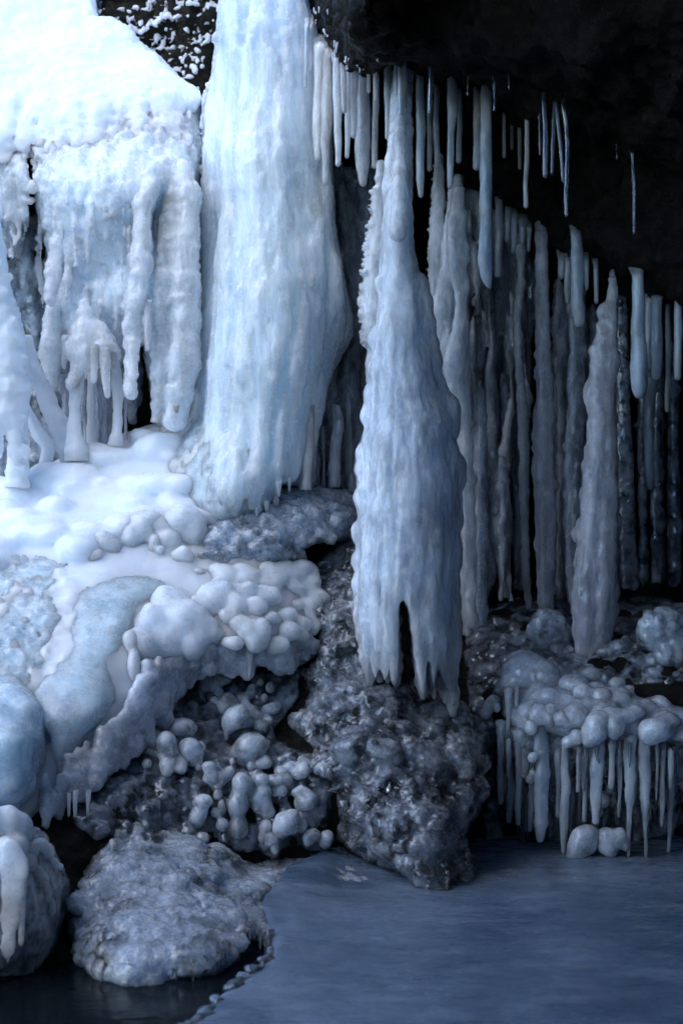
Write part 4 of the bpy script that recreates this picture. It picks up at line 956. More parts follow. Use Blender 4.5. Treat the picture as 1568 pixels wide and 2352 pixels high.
for (u, v, ru, rv) in scatter([(420, 1060), (560, 1060), (610, 1150), (500, 1150)], 60, 6, 14, (0.7, 1.2)):
    Y = on(MD, u, v); V_.ell(P(u, v, Y), (S(ru, Y), S(ru, Y), S(rv, Y)), 0.015)
mnd = V_.build('ice_mound', M['ice_white'], None, P(300, 1850, 5.4), disp=(dn(0.010, 6, 6, 3), dn(0.003, 22, 22, 3), dn(0.0015, 60, 60, 2)))
tag(mnd, 'great white mound of smooth and bulbous ice sloping down from the waterfall', 'ice mound')

FIL = blur(np.minimum(MD, FS), 40) - 0.012
V_ = Vol.px(320, 930, 680, 1240, 5.8, 6.8, 0.011)
V_.relief(FIL, polygon([(352, 990), (400, 968), (470, 930), (560, 960), (630, 1040), (628, 1130), (606, 1172), (560, 1212), (480, 1206), (420, 1150), (372, 1070)]), 0.12, edge=0.10)
for (u, v, ru, rv) in scatter([(370, 1000), (470, 950), (620, 1050), (610, 1150), (550, 1200), (480, 1190), (400, 1090)], 40, 2.5, 6, (0.8, 1.8)):
    Y = on(FIL, u, v); V_.ell(P(u, v, Y + 0.004), (S(ru, Y), S(ru, Y), S(rv, Y)), 0.014)
V_.build('apron', M['ice_apron'], mnd, disp=(dn(0.006, 18, 3, 3), dn(0.003, 48, 12, 3), dn(0.002, 110, 60, 2)))

V_ = Vol.px(420, 1090, 860, 1330, 5.8, 6.6, 0.011)
UT = surface([(430, 1200, 6.02), (600, 1170, 6.12), (830, 1120, 6.45), (520, 1250, 5.93), (620, 1240, 5.96), (720, 1220, 6.1), (830, 1190, 6.3), (560, 1300, 5.95), (690, 1290, 6.08), (830, 1250, 6.3)], 1e-4)
V_.relief(UT, polygon([(440, 1200), (580, 1160), (630, 1122), (730, 1118), (840, 1130), (850, 1240), (800, 1240), (740, 1245), (690, 1262), (670, 1290), (620, 1285), (560, 1300), (480, 1296), (450, 1260)]), 0.22, edge=0.06)
for (u, v, ru, rv) in scatter([(600, 1150), (830, 1150), (830, 1230), (700, 1250), (680, 1280), (500, 1290), (460, 1240)], 150, 5, 16, (0.6, 1.1)):
    Y = on(UT, u, v); V_.ell(P(u, v, Y), (S(ru, Y), S(ru, Y), S(rv, Y)), 0.012)
for u in np.arange(455, 700, 9):
    Y = on(UT, u, 1280); V_.chain([(u + rng.normal(0, 3), 1270, 7), (u + rng.normal(0, 3), 1290 + rng.uniform(-6, 14), 3)], Y, 0.012)
V_.build('terrace', M['crystal_pale'], mnd, P(640, 1280, 6.1), disp=(dn(0.008, 26, 40, 3), dn(0.004, 60, 60, 2)))

CL = {
    'front': [(395, 1388, 50, 40), (352, 1438, 48, 46), (420, 1436, 62, 60), (462, 1452, 38, 48), (330, 1482, 40, 40), (380, 1470, 50, 45), (440, 1480, 40, 40)],
    'middle': [(500, 1372, 46, 38), (468, 1400, 34, 36), (545, 1395, 28, 34), (590, 1398, 26, 26), (612, 1372, 30, 28), (525, 1420, 22, 20), (560, 1360, 30, 24)],
    'right': [(570, 1448, 25, 28), (602, 1456, 22, 38), (548, 1432, 25, 22), (585, 1475, 20, 26)],
    'low': [(540, 1478, 20, 17), (518, 1474, 9, 9)],
    'far': [(660, 1452, 32, 24), (636, 1482, 30, 22), (692, 1434, 26, 20), (655, 1412, 28, 18), (690, 1462, 22, 16), (620, 1420, 22, 16)],
    'upper': [(245, 1250, 32, 28), (212, 1276, 22, 14), (330, 1215, 46, 42), (415, 1210, 52, 46), (450, 1225, 28, 40), (355, 1250, 14, 20), (371, 1266, 8, 9), (420, 1278, 26, 18), (300, 1235, 26, 30)],
    'lip': [(308, 1535, 16, 44), (300, 1480, 24, 34), (322, 1560, 14, 20)],
}
CL['shoulder'] = [(u, v, a, b) for (u, v, a, b) in scatter([(430, 1305), (560, 1300), (690, 1285), (722, 1330), (742, 1400), (700, 1410), (640, 1370), (500, 1345)], 75, 9, 30, (0.45, 0.8))]
CL['shoulder'] += [(715 + 8 * math.sin(i), 1310 + i * 9, rng.uniform(10, 20), rng.uniform(9, 16)) for i in range(16)]
for nm, lst in CL.items():
    v2 = vol_for(lst, MD, 0.0085)
    bulbs(v2, lst, MD, 0.02, 0.55 if nm == 'shoulder' else 0.12)
    if nm in ('front', 'middle', 'upper'):
        for (u, v, ru, rv) in lst:
            for q in range(5):
                a = rng.uniform(0, 6.28); s = rng.uniform(0.25, 0.45) * ru
                Y = on(MD, u, v); v2.ell(P(u + 0.75 * ru * math.cos(a), v + 0.7 * rv * math.sin(a), Y - 0.01), S(s, Y), 0.02)
    v2.build('bulb', M['ice_bulb'], mnd, disp=(dn(0.004, 16, 16, 3), dn(0.0015, 60, 60, 2)))
# crystalline crust on the left flank
V_ = Vol.px(-420, 1240, 220, 1660, 4.95, 6.1, 0.011)
V_.relief(MD - 0.012, polygon([(-420, 1260), (100, 1262), (170, 1300), (130, 1360), (150, 1420), (110, 1500), (100, 1590), (20, 1620), (-420, 1640)]), 0.12, edge=0.06)
for (u, v, ru, rv) in scatter([(-400, 1270), (90, 1275), (140, 1310), (120, 1400), (90, 1580), (0, 1610), (-400, 1630)], 520, 3, 9, (0.9, 2.0)):
    Y = on(MD, u, v) - 0.012; V_.ell(P(u, v, Y), (S(ru, Y), S(ru, Y), S(rv, Y)), 0.008)
V_.build('crust', M['ice_apron'], mnd, disp=(dn(0.008, 14, 14, 3), dw(0.010, 45), dn(0.003, 90, 90, 2)))
# glassy apron and lobes on the left
GL = surface([(130, 1330, 5.72), (300, 1320, 5.76), (420, 1340, 5.8), (150, 1500, 5.42), (280, 1450, 5.5), (150, 1650, 5.15), (230, 1600, 5.27), (280, 1560, 5.42), (150, 1750, 5.1), (110, 1830, 4.97)], 1e-4)
V_ = Vol.px(60, 1270, 500, 1890, 4.85, 5.95, 0.012)
V_.relief(GL, polygon([(150, 1330), (280, 1290), (460, 1320), (400, 1370), (320, 1400), (295, 1470), (292, 1560), (270, 1620), (235, 1660), (200, 1690), (170, 1760), (150, 1830), (135, 1860), (120, 1800), (110, 1700), (60, 1600), (130, 1480)]), 0.12, edge=0.10)
V_.build('apron', M['ice_apron'], mnd, P(150, 1850, 5.1), disp=(dn(0.006, 6, 6, 2), dn(0.002, 30, 30, 2)))
LBP = surface([(0, 1540, 5.2), (80, 1590, 5.2), (118, 1640, 5.25), (122, 1730, 5.2), (70, 1680, 4.95), (0, 1650, 4.93), (30, 1740, 4.83), (80, 1780, 4.95), (0, 1800, 4.84), (40, 1830, 4.9), (90, 1830, 5.1), (20, 1890, 4.95), (-160, 1700, 4.8), (-160, 1550, 5.0), (-160, 1880, 4.85)], 1e-4)
v2 = Vol.px(-180, 1520, 150, 1920, 4.6, 5.4, 0.010)
v2.relief(LBP, polygon([(-170, 1560), (-20, 1548), (40, 1552), (86, 1588), (112, 1640), (117, 1700), (112, 1745), (96, 1790), (72, 1822), (62, 1850), (48, 1880), (20, 1868), (-10, 1884), (-170, 1890)]), 0.2, edge=0.09)
for ch in [[(108, 1640, 14), (117, 1720, 10), (112, 1790, 5)], [(66, 1800, 16), (60, 1850, 10), (52, 1892, 4)], [(30, 1830, 26), (20, 1880, 14)], [(-30, 1840, 26), (-34, 1890, 12)], [(20, 1600, 30), (60, 1640, 26), (78, 1700, 18)], [(-20, 1640, 30), (10, 1720, 26), (20, 1790, 20)]]:
    v2.chain(ch, [on(LBP, p[0], p[1]) + 0.02 for p in ch], 0.05)
v2.build('lobe', M['ice_apron'], mnd, disp=(dn(0.010, 8, 6, 3), dn(0.003, 26, 26, 2)))
for i, (pts, Y) in enumerate([([(572, 1480, 26), (574, 1520, 12), (573, 1562, 5)], 5.7), ([(524, 1490, 9), (525, 1535, 5)], 5.72), ([(411, 1520, 14), (418, 1550, 10), (427, 1566, 6)], 5.62), ([(653, 1490, 8), (653, 1525, 5)], 5.85), ([(160, 1820, 12), (158, 1878, 6)], 5.02), ([(174, 1815, 12), (173, 1880, 7)], 5.02), ([(203, 1815, 14), (202, 1878, 6)], 5.05), ([(500, 1290, 6), (500, 1306, 4)], 5.93), ([(470, 1285, 8), (476, 1310, 5)], 5.95)]):
    rod_px(pts, Y, M['icicle'], 'icicle', mnd, seed=700 + i, seg=12, step=0.007)

# crusty underside of the mound
V_ = Vol.px(60, 1440, 760, 1900, 4.9, 6.1, 0.010)
US = surface([(70, 1860, 4.97), (180, 1780, 5.15), (280, 1700, 5.32), (350, 1640, 5.45), (400, 1540, 5.62), (480, 1530, 5.7), (560, 1510, 5.75), (680, 1520, 5.85), (740, 1480, 5.95), (250, 1800, 5.2), (330, 1720, 5.4), (450, 1590, 5.75)], 1e-4)
V_.relief(US, polygon([(90, 1860), (160, 1760), (270, 1680), (300, 1590), (330, 1510), (420, 1490), (560, 1470), (700, 1450), (745, 1500), (690, 1530), (600, 1530), (530, 1545), (470, 1540), (420, 1560), (395, 1590), (375, 1660), (330, 1690), (280, 1760), (220, 1800), (150, 1850)]), 0.15, edge=0.05)
for (u, v, ru, rv) in scatter([(100, 1850), (170, 1770), (280, 1690), (310, 1600), (330, 1520), (420, 1495), (560, 1475), (700, 1455), (740, 1500), (690, 1530), (540, 1545), (430, 1560), (385, 1660), (290, 1750), (220, 1800), (150, 1850)], 260, 5, 24, (0.8, 1.5)):
    Y = on(US, u, v); V_.ell(P(u, v, Y - 0.01), (S(ru, Y), S(ru, Y), S(rv, Y)), 0.008)
for i in range(70):
    f_ = rng.random(); u = 100 + 290 * f_; v = np.interp(u, [100, 170, 280, 310, 390], [1840, 1770, 1690, 1620, 1570]) + rng.uniform(-30, 40); n = rng.uniform(20, 70); r = rng.uniform(5, 12)
    Y = on(US, u, v) - 0.015; V_.chain([(u, v - 20, r), (u - 3, v + n * 0.4, r * 0.9), (u - 5, v + n, r * 0.4)], [Y, Y - 0.005, Y + 0.02], 0.02)
V_.build('crust', M['ice_shelf'], mnd, P(350, 1700, 5.4), disp=(dn(0.005, 22, 14, 3), dw(0.006, 50), dn(0.002, 90, 90, 2)))

# ---------------------------------------------------------------- knobs of ice on the dark rock below the mound
KN = [  # (bulbs, label)
    ([(325, 1591, 34, 42), (302, 1595, 14, 16), (345, 1620, 22, 40), (330, 1640, 26, 34), (300, 1632, 8, 12)], 'tall white ice knob hanging off the end of the mound, fat and egg shaped'),
    ([(487, 1563, 24, 17), (470, 1580, 18, 12), (515, 1562, 16, 12)], 'low white ice knob at the top of the dark rock just under the mound'),
    ([(502, 1586, 9, 11), (495, 1598, 6, 9)], 'tiny white ice knob below the low one at the top of the dark rock'),
    ([(522, 1611, 20, 21), (506, 1614, 9, 14), (540, 1620, 14, 14)], 'white hooked ice knob above the bright double knob'),
    ([(540, 1648, 26, 27), (524, 1660, 16, 20), (552, 1636, 16, 18), (520, 1680, 7, 22)], 'bright double ice knob with a drip, centre of the dark rock'),
    ([(560, 1606, 12, 10)], 'small grey ice knob right of the hooked one'),
    ([(580, 1636, 14, 17)], 'grey oval ice knob right of the bright double knob'),
    ([(600, 1666, 18, 14)], 'dark grey glossy ice knob, upper one of two at the dark hollow'),
    ([(620, 1628, 19, 12), (636, 1618, 10, 8)], 'grey ice knob at the top edge of the dark hollow'),
    ([(412, 1668, 34, 20), (390, 1662, 16, 16), (436, 1676, 14, 20)], 'broad white ice knob like a saddle above the twin round knobs'),
    ([(382, 1702, 22, 22), (370, 1716, 13, 18), (396, 1722, 13, 22), (368, 1732, 10, 9)], 'white claw shaped ice knob, left one of the twin pair'),
    ([(435, 1721, 28, 27), (420, 1740, 18, 20), (448, 1738, 16, 22)], 'round white ice knob, right one of the twin pair'),
    ([(575, 1718, 40, 36), (594, 1712, 20, 24), (556, 1730, 24, 30)], 'large grey glassy ice knob like a boulder right of centre'),
    ([(485, 1784, 16, 21), (478, 1760, 16, 12), (494, 1806, 12, 12)], 'white upright ice knob shaped like a peanut'),
    ([(467, 1840, 22, 17), (456, 1874, 18, 25)], 'bright white stacked pair of ice knobs low on the rock'),
    ([(500, 1822, 9, 15)], 'slim white ice knob like a bean, upper of two'),
    ([(509, 1854, 9, 19)], 'slim white ice knob like a bean, lower of two'),
    ([(462, 1922, 13, 11), (472, 1920, 7, 8)], 'small white ice knob lowest on the left of the rock'),
    ([(600, 1788, 18, 14), (602, 1819, 22, 18), (590, 1840, 16, 26), (612, 1856, 16, 24)], 'grey ice knob cluster trailing down the middle of the rock'),
    ([(556, 1800, 24, 26), (544, 1846, 22, 34), (548, 1900, 24, 30)], 'glassy grey ice knob like a stepped column beside the slim beans'),
    ([(705, 1839, 25, 24), (690, 1820, 16, 16)], 'grey round ice knob near the crusted mound'),
    ([(655, 1889, 27, 26), (640, 1905, 18, 22), (672, 1872, 16, 14), (630, 1940, 12, 20)], 'white ice knob shaped like a tooth low on the rock'),
    ([(692, 1894, 13, 18)], 'small grey ice knob squeezed right of the tooth shaped one'),
    ([(718, 1916, 16, 15), (706, 1925, 10, 18)], 'dull grey ice knob near the pond, beside the pale bead'),
    ([(750, 1920, 15, 13), (742, 1938, 10, 9)], 'pale bead of ice nearest the pond at the foot of the rock'),
    ([(640, 1800, 26, 20), (655, 1788, 18, 14), (622, 1792, 12, 12)], 'pale flattened ice knob on the ridge above the tooth shaped one'),
    ([(612, 1898, 14, 18), (604, 1926, 10, 14)], 'clear grey ice knob low between the tooth and the stepped column'),
]
def knob_y(u, v):
    return on(ROCK, u, v) - 0.05
for i, (lst, lab) in enumerate(KN):
    Y0 = min(knob_y(u, v) for (u, v, a, b) in lst)
    v2 = vol_for(lst, Y0, 0.0065, 0.1)
    bulbs(v2, lst, Y0, 0.016, 0.1, 1.1)
    for (u, v, ru, rv) in lst:             # smaller swellings round each one
        for q in range(3):
            a_ = rng.uniform(-0.4, 3.5); s_ = rng.uniform(0.3, 0.55) * min(ru, rv)
            v2.ell(P(u + 0.85 * ru * math.cos(a_), v + 0.8 * rv * math.sin(a_), Y0 + rng.uniform(-0.01, 0.04)), S(s_, Y0), 0.016)
    c = np.mean([P(u, v, Y0) for (u, v, a, b) in lst], 0); w0 = np.mean([S(a, Y0) for (u, v, a, b) in lst])
    v2.cone(c + np.array([0, 0.0, -0.01]), c + np.array([0, 0.13, -0.04]), w0 * 0.8, w0 * 0.8, 0.02)
    dark = any(t in lab for t in ('grey', 'glassy', 'clear'))
    o = v2.build('ice_nodule', M['ice_glass' if 'glassy' in lab or 'clear' in lab else 'ice_nodule'], disp=(dn(0.003, 20, 20, 2), dn(0.001, 80, 80, 1)))
    tag(o, lab, 'ice knob', 'ice knobs on the dark rock')

# small beads grown between the knobs
BEADS = []
while len(BEADS) < 110:
    (u, v, a_, b_) = scatter([(350, 1640), (480, 1575), (640, 1560), (640, 1620), (620, 1700), (760, 1760), (740, 1890), (600, 1930), (480, 1880), (410, 1820), (300, 1760)], 1, 4, 5)[0]
    if vnoise(np.array([[u / 45, v / 45, 7.7]]))[0] < 0.0: continue
    for q in range(4): BEADS.append((u + rng.normal(0, 12), v + rng.normal(0, 11), rng.uniform(4, 10), rng.uniform(4, 10)))

# glassy glaze over that rock, with ridges
V_ = Vol.px(150, 1530, 790, 1960, 5.0, 6.1, 0.011)
DR = ROCK - 0.015
V_.relief(DR, polygon([(340, 1620), (470, 1560), (600, 1545), (690, 1530), (690, 1600), (630, 1680), (640, 1700), (690, 1720), (760, 1740), (770, 1800), (750, 1900), (690, 1950), (580, 1960), (480, 1940), (420, 1925), (300, 1920), (220, 1930), (170, 1890), (160, 1830), (280, 1760)]), 0.1, edge=0.04)
for (u, v, ru, rv) in scatter([(350, 1630), (470, 1570), (600, 1560), (630, 1640), (620, 1700), (760, 1750), (740, 1890), (600, 1945), (480, 1930), (400, 1915), (230, 1915), (190, 1860), (290, 1760)], 340, 6, 20, (0.6, 1.5)):
    Y = on(DR, u, v); V_.ell(P(u, v, Y - 0.005), (S(ru, Y), S(ru, Y), S(rv, Y)), 0.010)
for lst, lab in KN:                       # each knob swells out of the glaze
    for (u, v, ru, rv) in lst:
        for q in range(3):
            Y = knob_y(u, v) - 0.005; s_ = rng.uniform(0.8, 1.25)
            V_.ell(P(u + rng.normal(0, ru * 0.35), v + rv * rng.uniform(0.35, 0.9), Y + 0.05), (S(ru * s_, Y), S(ru * s_, Y) * 1.1, S(rv * s_ * rng.uniform(0.9, 1.4), Y)), 0.015)
o = V_.build('ice_glaze', M['ice_glaze'], None, P(500, 1940, 5.5), disp=(dn(0.010, 20, 24, 3), dn(0.004, 55, 55, 2)))
tag(o, 'clear lumpy glaze of ice over the dark rock between the knobs', 'ice glaze')
v2 = vol_for(BEADS, DR - 0.03, 0.0075, 0.05)
for (u, v, a_, b_) in BEADS:
    Y = on(DR, u, v) - 0.045; v2.ell(P(u, v, Y), (S(a_, Y), S(a_, Y), S(b_, Y) * 1.2), 0.022); v2.cone(P(u, v, Y), P(u, v + 3, Y + 0.07), S(a_ * 1.1, Y), S(a_ * 1.2, Y), 0.022)
structure(v2.build('beads', M['ice_nodule'], o, disp=(dn(0.002, 40, 40, 2),)), 'stuff')

# ---------------------------------------------------------------- crystal crusted rock in the middle, at the pond
XS = surface([(700, 1290, 6.3), (820, 1240, 6.25), (740, 1400, 6.0), (820, 1400, 6.0), (700, 1520, 5.85), (800, 1540, 5.75), (920, 1570, 5.92), (1040, 1630, 5.95), (930, 1640, 5.68), (1040, 1700, 5.68), (1100, 1700, 5.75), (700, 1650, 5.72), (800, 1700, 5.5), (920, 1750, 5.42), (1050, 1800, 5.5), (1110, 1800, 5.75), (770, 1850, 5.45), (880, 1900, 5.3), (1000, 1900, 5.28), (1080, 1900, 5.55), (780, 1960, 5.5), (900, 2000, 5.3), (1010, 2050, 5.15), (1085, 2035, 5.4)], 1e-4)
V_ = Vol.px(660, 1220, 1130, 2080, 5.0, 6.5, 0.0095)
V_.relief(XS, polygon([(700, 1310), (740, 1270), (830, 1230), (850, 1400), (856, 1545), (930, 1556), (1040, 1615), (1100, 1668), (1118, 1780), (1090, 1860), (1062, 1930), (1088, 2030), (1012, 2058), (940, 2040), (860, 1995), (790, 1960), (760, 1910), (775, 1830), (745, 1740), (690, 1700), (672, 1660), (700, 1600), (690, 1540), (745, 1490), (735, 1400)]), 0.3, edge=0.05)
for (u, v, ru, rv) in scatter([(710, 1310), (820, 1240), (840, 1540), (1040, 1620), (1105, 1760), (1060, 1930), (1080, 2030), (1010, 2045), (800, 1955), (770, 1830), (700, 1680), (740, 1480)], 900, 3, 11, (0.7, 1.3)) + scatter([(710, 1310), (820, 1240), (840, 1540), (1040, 1620), (1105, 1760), (1060, 1930), (1080, 2030), (1010, 2045), (800, 1955), (770, 1830), (700, 1680), (740, 1480)], 130, 16, 40, (0.5, 0.9)):
    Y = on(XS, u, v); V_.ell(P(u, v, Y + (0.012 if ru > 15 else -0.004)), (S(ru, Y), S(ru, Y) * 0.8, S(rv, Y)), 0.006)
o = V_.build('frosted_rock', M['crystal'], None, P(920, 2040, 5.4), disp=(dn(0.04, 5, 6, 4), dw(0.018, 24), dw(0.010, 70), dn(0.004, 120, 120, 1)))
tag(o, 'dark rock crusted with clear ice crystals, running from below the front column into the pond', 'frosted rock')

# ---------------------------------------------------------------- frosted boulder at the bottom left
BS = surface([(230, 1930, 5.05), (300, 1890, 5.2), (450, 1930, 5.3), (600, 1985, 5.3), (800, 1985, 5.4), (930, 2030, 5.3), (200, 2080, 4.75), (300, 2000, 4.9), (450, 2050, 4.85), (600, 2080, 4.98), (730, 2120, 4.82), (190, 2200, 4.55), (300, 2150, 4.5), (420, 2150, 4.5), (550, 2150, 4.58), (640, 2170, 4.55), (400, 2250, 4.4), (250, 2260, 4.42), (600, 2210, 4.5)], 1e-4)
V_ = Vol.px(150, 1860, 960, 2300, 4.2, 5.7, 0.0095)
V_.relief(BS, polygon([(176, 2190), (178, 2120), (200, 2060), (215, 1990), (240, 1920), (300, 1882), (400, 1888), (480, 1925), (560, 1970), (700, 1955), (780, 1940), (880, 1980), (960, 2040), (880, 2060), (760, 2100), (715, 2135), (660, 2150), (625, 2180), (600, 2160), (565, 2150), (545, 2170), (548, 2200), (500, 2235), (440, 2240), (400, 2270), (330, 2285), (250, 2265), (210, 2225)]), 0.3, edge=0.08)
for (u, v, ru, rv) in scatter([(190, 2190), (200, 2060), (250, 1920), (300, 1895), (400, 1900), (500, 1960), (480, 2100), (600, 2120), (540, 2160), (540, 2200), (440, 2235), (340, 2275), (220, 2230)], 800, 4, 13, (0.7, 1.2)):
    Y = on(BS, u, v); V_.ell(P(u, v, Y - 0.003), (S(ru, Y), S(ru, Y), S(rv, Y)), 0.008)
for (u, v, ru, rv) in scatter([(210, 2120), (230, 1960), (300, 1910), (400, 1920), (500, 1980), (600, 2080), (560, 2140), (440, 2220), (300, 2240)], 60, 20, 60, (0.3, 0.5)):
    Y = on(BS, u, v); V_.ell(P(u, v, Y + 0.01), (S(ru, Y), S(ru, Y) * 0.7, S(rv, Y)), 0.015)
bld = V_.build('frosted_boulder', M['crystal_pale'], None, P(400, 2270, 4.6), disp=(dn(0.035, 4, 9, 4), dw(0.012, 34), dw(0.008, 80), dn(0.003, 120, 120, 1)))
tag(bld, 'ice crusted boulder at the bottom left between black water and pond ice', 'frosted boulder')
for i in range(26):
    u = rng.uniform(380, 640); v = np.interp(u, [380, 430, 500, 560, 640], [2245, 2220, 2200, 2150, 2165]) + rng.uniform(-20, 10)
    Y = on(BS, u, v) - 0.01; n = rng.uniform(12, 42)
    rod_px([(u, v - 12, 8), (u + rng.normal(0, 1), v + n * 0.5, 5), (u, v + n, 2.5)], Y, M['icicle_clear'], 'icicle', bld, seed=800 + i, seg=9, step=0.006)
# ---------------------------------------------------------------- cascade of knobs at the left edge, over the black water
CSF = surface([(-150, 1880, 4.55), (40, 1880, 4.55), (110, 1930, 4.65), (150, 2010, 4.7), (-150, 2050, 4.3), (40, 2050, 4.35), (130, 2100, 4.6), (-150, 2250, 4.3), (60, 2240, 4.45), (160, 2060, 4.75)], 1e-4)
V_ = Vol.px(-160, 1840, 190, 2270, 4.1, 5.0, 0.009)
V_.relief(CSF, polygon([(-160, 1860), (40, 1872), (100, 1915), (140, 1975), (162, 2045), (158, 2090), (140, 2140), (118, 2210), (60, 2250), (-160, 2260)]), 0.25, edge=0.07)
cas = V_.build('ice_cascade', M['ice_glass'], None, P(60, 2250, 4.5), disp=(dn(0.012, 14, 10, 3), dw(0.01, 40), dn(0.003, 60, 60, 2)))
tag(cas, 'ice cascade at the left edge with white knobs and a long drip over black water', 'ice cascade')
for lst in [[(20, 1890, 34, 42), (52, 1905, 22, 40), (-30, 1900, 40, 60), (40, 1945, 26, 30), (15, 1960, 30, 40)], [(90, 1940, 20, 18), (108, 1955, 18, 20), (125, 1985, 12, 16), (75, 1955, 16, 22), (138, 1990, 10, 10)], [(96, 2020, 17, 22), (106, 2050, 14, 24), (118, 2085, 10, 22), (85, 2000, 13, 14)], [(72, 1985, 14, 22), (62, 1975, 10, 14)]]:
    v2 = vol_for(lst + ([(20, 2230, 20, 20)] if lst[0][0] == 20 else []), CSF, 0.0075); bulbs(v2, lst, CSF, 0.018, 0.1)
    if lst[0][0] == 20:
        v2.chain([(22, 1950, 24), (30, 1990, 31), (29, 2050, 26), (22, 2110, 21), (17, 2180, 16), (15, 2234, 7)], 4.28, 0.03)
    v2.build('bulb', M['ice_bulb'], cas, disp=(dn(0.004, 18, 18, 2), dn(0.0012, 70, 70, 1)))
for i, (pts, Y, m) in enumerate([([(52, 2020, 20), (50, 2090, 15), (49, 2176, 12)], 4.3, 'ice_bulb'), ([(-60, 1960, 60), (-58, 2080, 48), (-60, 2200, 22)], 4.3, 'ice_bulb')]):
    rod_px(pts, Y, M[m], 'icicle', cas, seed=860 + i, seg=22, ripple=0.09, rough=0.08, top_round=True)

# ---------------------------------------------------------------- ice shelf on the right with its fringe
RS = surface([(1110, 1640, 6.0), (1150, 1560, 6.05), (1200, 1500, 6.15), (1300, 1490, 6.2), (1250, 1590, 5.86), (1400, 1550, 5.98), (1500, 1570, 5.98), (1568, 1560, 6.0), (1200, 1670, 5.78), (1300, 1690, 5.72), (1400, 1680, 5.68), (1500, 1690, 5.68), (1568, 1700, 5.7), (1170, 1800, 5.95), (1300, 1800, 5.93), (1450, 1800, 5.95), (1560, 1800, 6.0), (1180, 1920, 6.0), (1300, 1940, 6.0), (1450, 1960, 6.0), (1800, 1560, 5.9), (1800, 1800, 5.8)], 1e-4)
V_ = Vol.px(1080, 1380, 1860, 2000, 5.5, 6.6, 0.0115)
V_.relief(RS, polygon([(1150, 1570), (1190, 1520), (1260, 1500), (1400, 1500), (1568, 1540), (1860, 1540), (1860, 1720), (1568, 1720), (1500, 1700), (1420, 1705), (1350, 1720), (1290, 1690), (1240, 1680), (1190, 1690), (1150, 1640)]), 0.3, edge=0.06)
for (u, v, ru, rv) in scatter([(1150, 1570), (1200, 1520), (1400, 1510), (1560, 1550), (1560, 1660), (1420, 1640), (1290, 1640), (1180, 1640)], 130, 10, 26, (0.6, 0.9)) + scatter([(1560, 1550), (1850, 1550), (1850, 1700), (1560, 1700)], 40, 12, 26, (0.6, 0.9)):
    Y = on(RS, u, v); V_.ell(P(u, v, Y + 0.005), (S(ru, Y), S(ru, Y), S(rv, Y)), 0.012)
shf = V_.build('ice_shelf', M['ice_shelf'], None, P(1350, 1900, 5.9), disp=(dn(0.006, 12, 12, 3), dn(0.002, 50, 50, 2)))
tag(shf, 'bulbous grey ice shelf at right with a fringe of icicles above the pond', 'ice shelf')
DM = {'a': [(1211, 1548, 62, 48), (1180, 1570, 34, 38), (1250, 1560, 36, 44), (1200, 1520, 40, 28)], 'b': [(1317, 1572, 38, 26), (1356, 1552, 30, 20), (1338, 1594, 26, 24), (1381, 1601, 26, 22), (1424, 1596, 28, 18), (1416, 1570, 22, 16)],
      'c': [(1239, 1640, 27, 28), (1262, 1655, 14, 18)], 'd': [(1291, 1651, 26, 22), (1306, 1660, 14, 14)], 'e': [(1218, 1672, 18, 20)], 'f': [(1321, 1644, 34, 30)], 'g': [(1367, 1672, 32, 38), (1352, 1690, 22, 30), (1384, 1650, 28, 20)],
      'h': [(1409, 1668, 24, 32), (1432, 1645, 30, 18), (1458, 1636, 26, 16), (1400, 1640, 30, 20)], 'i': [(1303, 1704, 16, 15), (1324, 1692, 18, 20)], 'j': [(1505, 1676, 42, 30), (1535, 1655, 28, 18), (1490, 1690, 24, 22)],
      'k': [(1133, 1608, 15, 13), (1124, 1623, 16, 16), (1114, 1640, 14, 14), (1140, 1625, 12, 14)], 'l': [(1223, 1740, 13, 13)], 'm': [(1216, 1789, 12, 12), (1222, 1775, 7, 8)], 'n': [(1362, 1828, 16, 16), (1358, 1850, 12, 16), (1380, 1835, 22, 22)]}
for nm, lst in DM.items():
    off = 0.10 if nm in 'lmn' else 0.02
    Y0 = {nm_: None for nm_ in ()}
    sf = RS - off; v2 = vol_for(lst, sf, 0.0075); bulbs(v2, lst, sf, 0.018, 0.2)
    if nm in 'lmn':
        for (u, v, ru, rv) in lst: v2.cone(P(u, v, on(sf, u, v)), P(u, v, on(sf, u, v) + 0.12), S(ru * 0.7, 5.9), S(ru * 0.7, 5.9), 0.01)
    v2.build('bulb', M['ice_shelf'], shf, disp=(dn(0.004, 16, 16, 3), dn(0.0012, 60, 60, 2)))
V_ = Vol.px(1120, 1650, 1640, 2010, 5.8, 6.3, 0.010)
V_.relief(RS, polygon([(1140, 1670), (1640, 1670), (1640, 1840), (1560, 1900), (1470, 1960), (1440, 1900), (1420, 1960), (1280, 1945), (1190, 1880), (1150, 1800)]), 0.12, edge=0.04)
for i in range(90):
    u = rng.uniform(1150, 1600); v0 = rng.uniform(1690, 1850); n = rng.uniform(40, 150); r = rng.uniform(4, 9); Y = on(RS, u, v0) - 0.01
    V_.chain([(u, v0, r), (u + rng.normal(0, 3), v0 + n / 2, r), (u + rng.normal(0, 4), v0 + n, r * 0.5)], [Y, Y + 0.01, on(RS, u, v0 + n) - 0.01], 0.012)
V_.build('backing', M['ice_glass'], shf, P(1350, 1950, 6.0), disp=(STREAK, dw(0.014, 34, 24), dn(0.004, 50, 40, 2)))
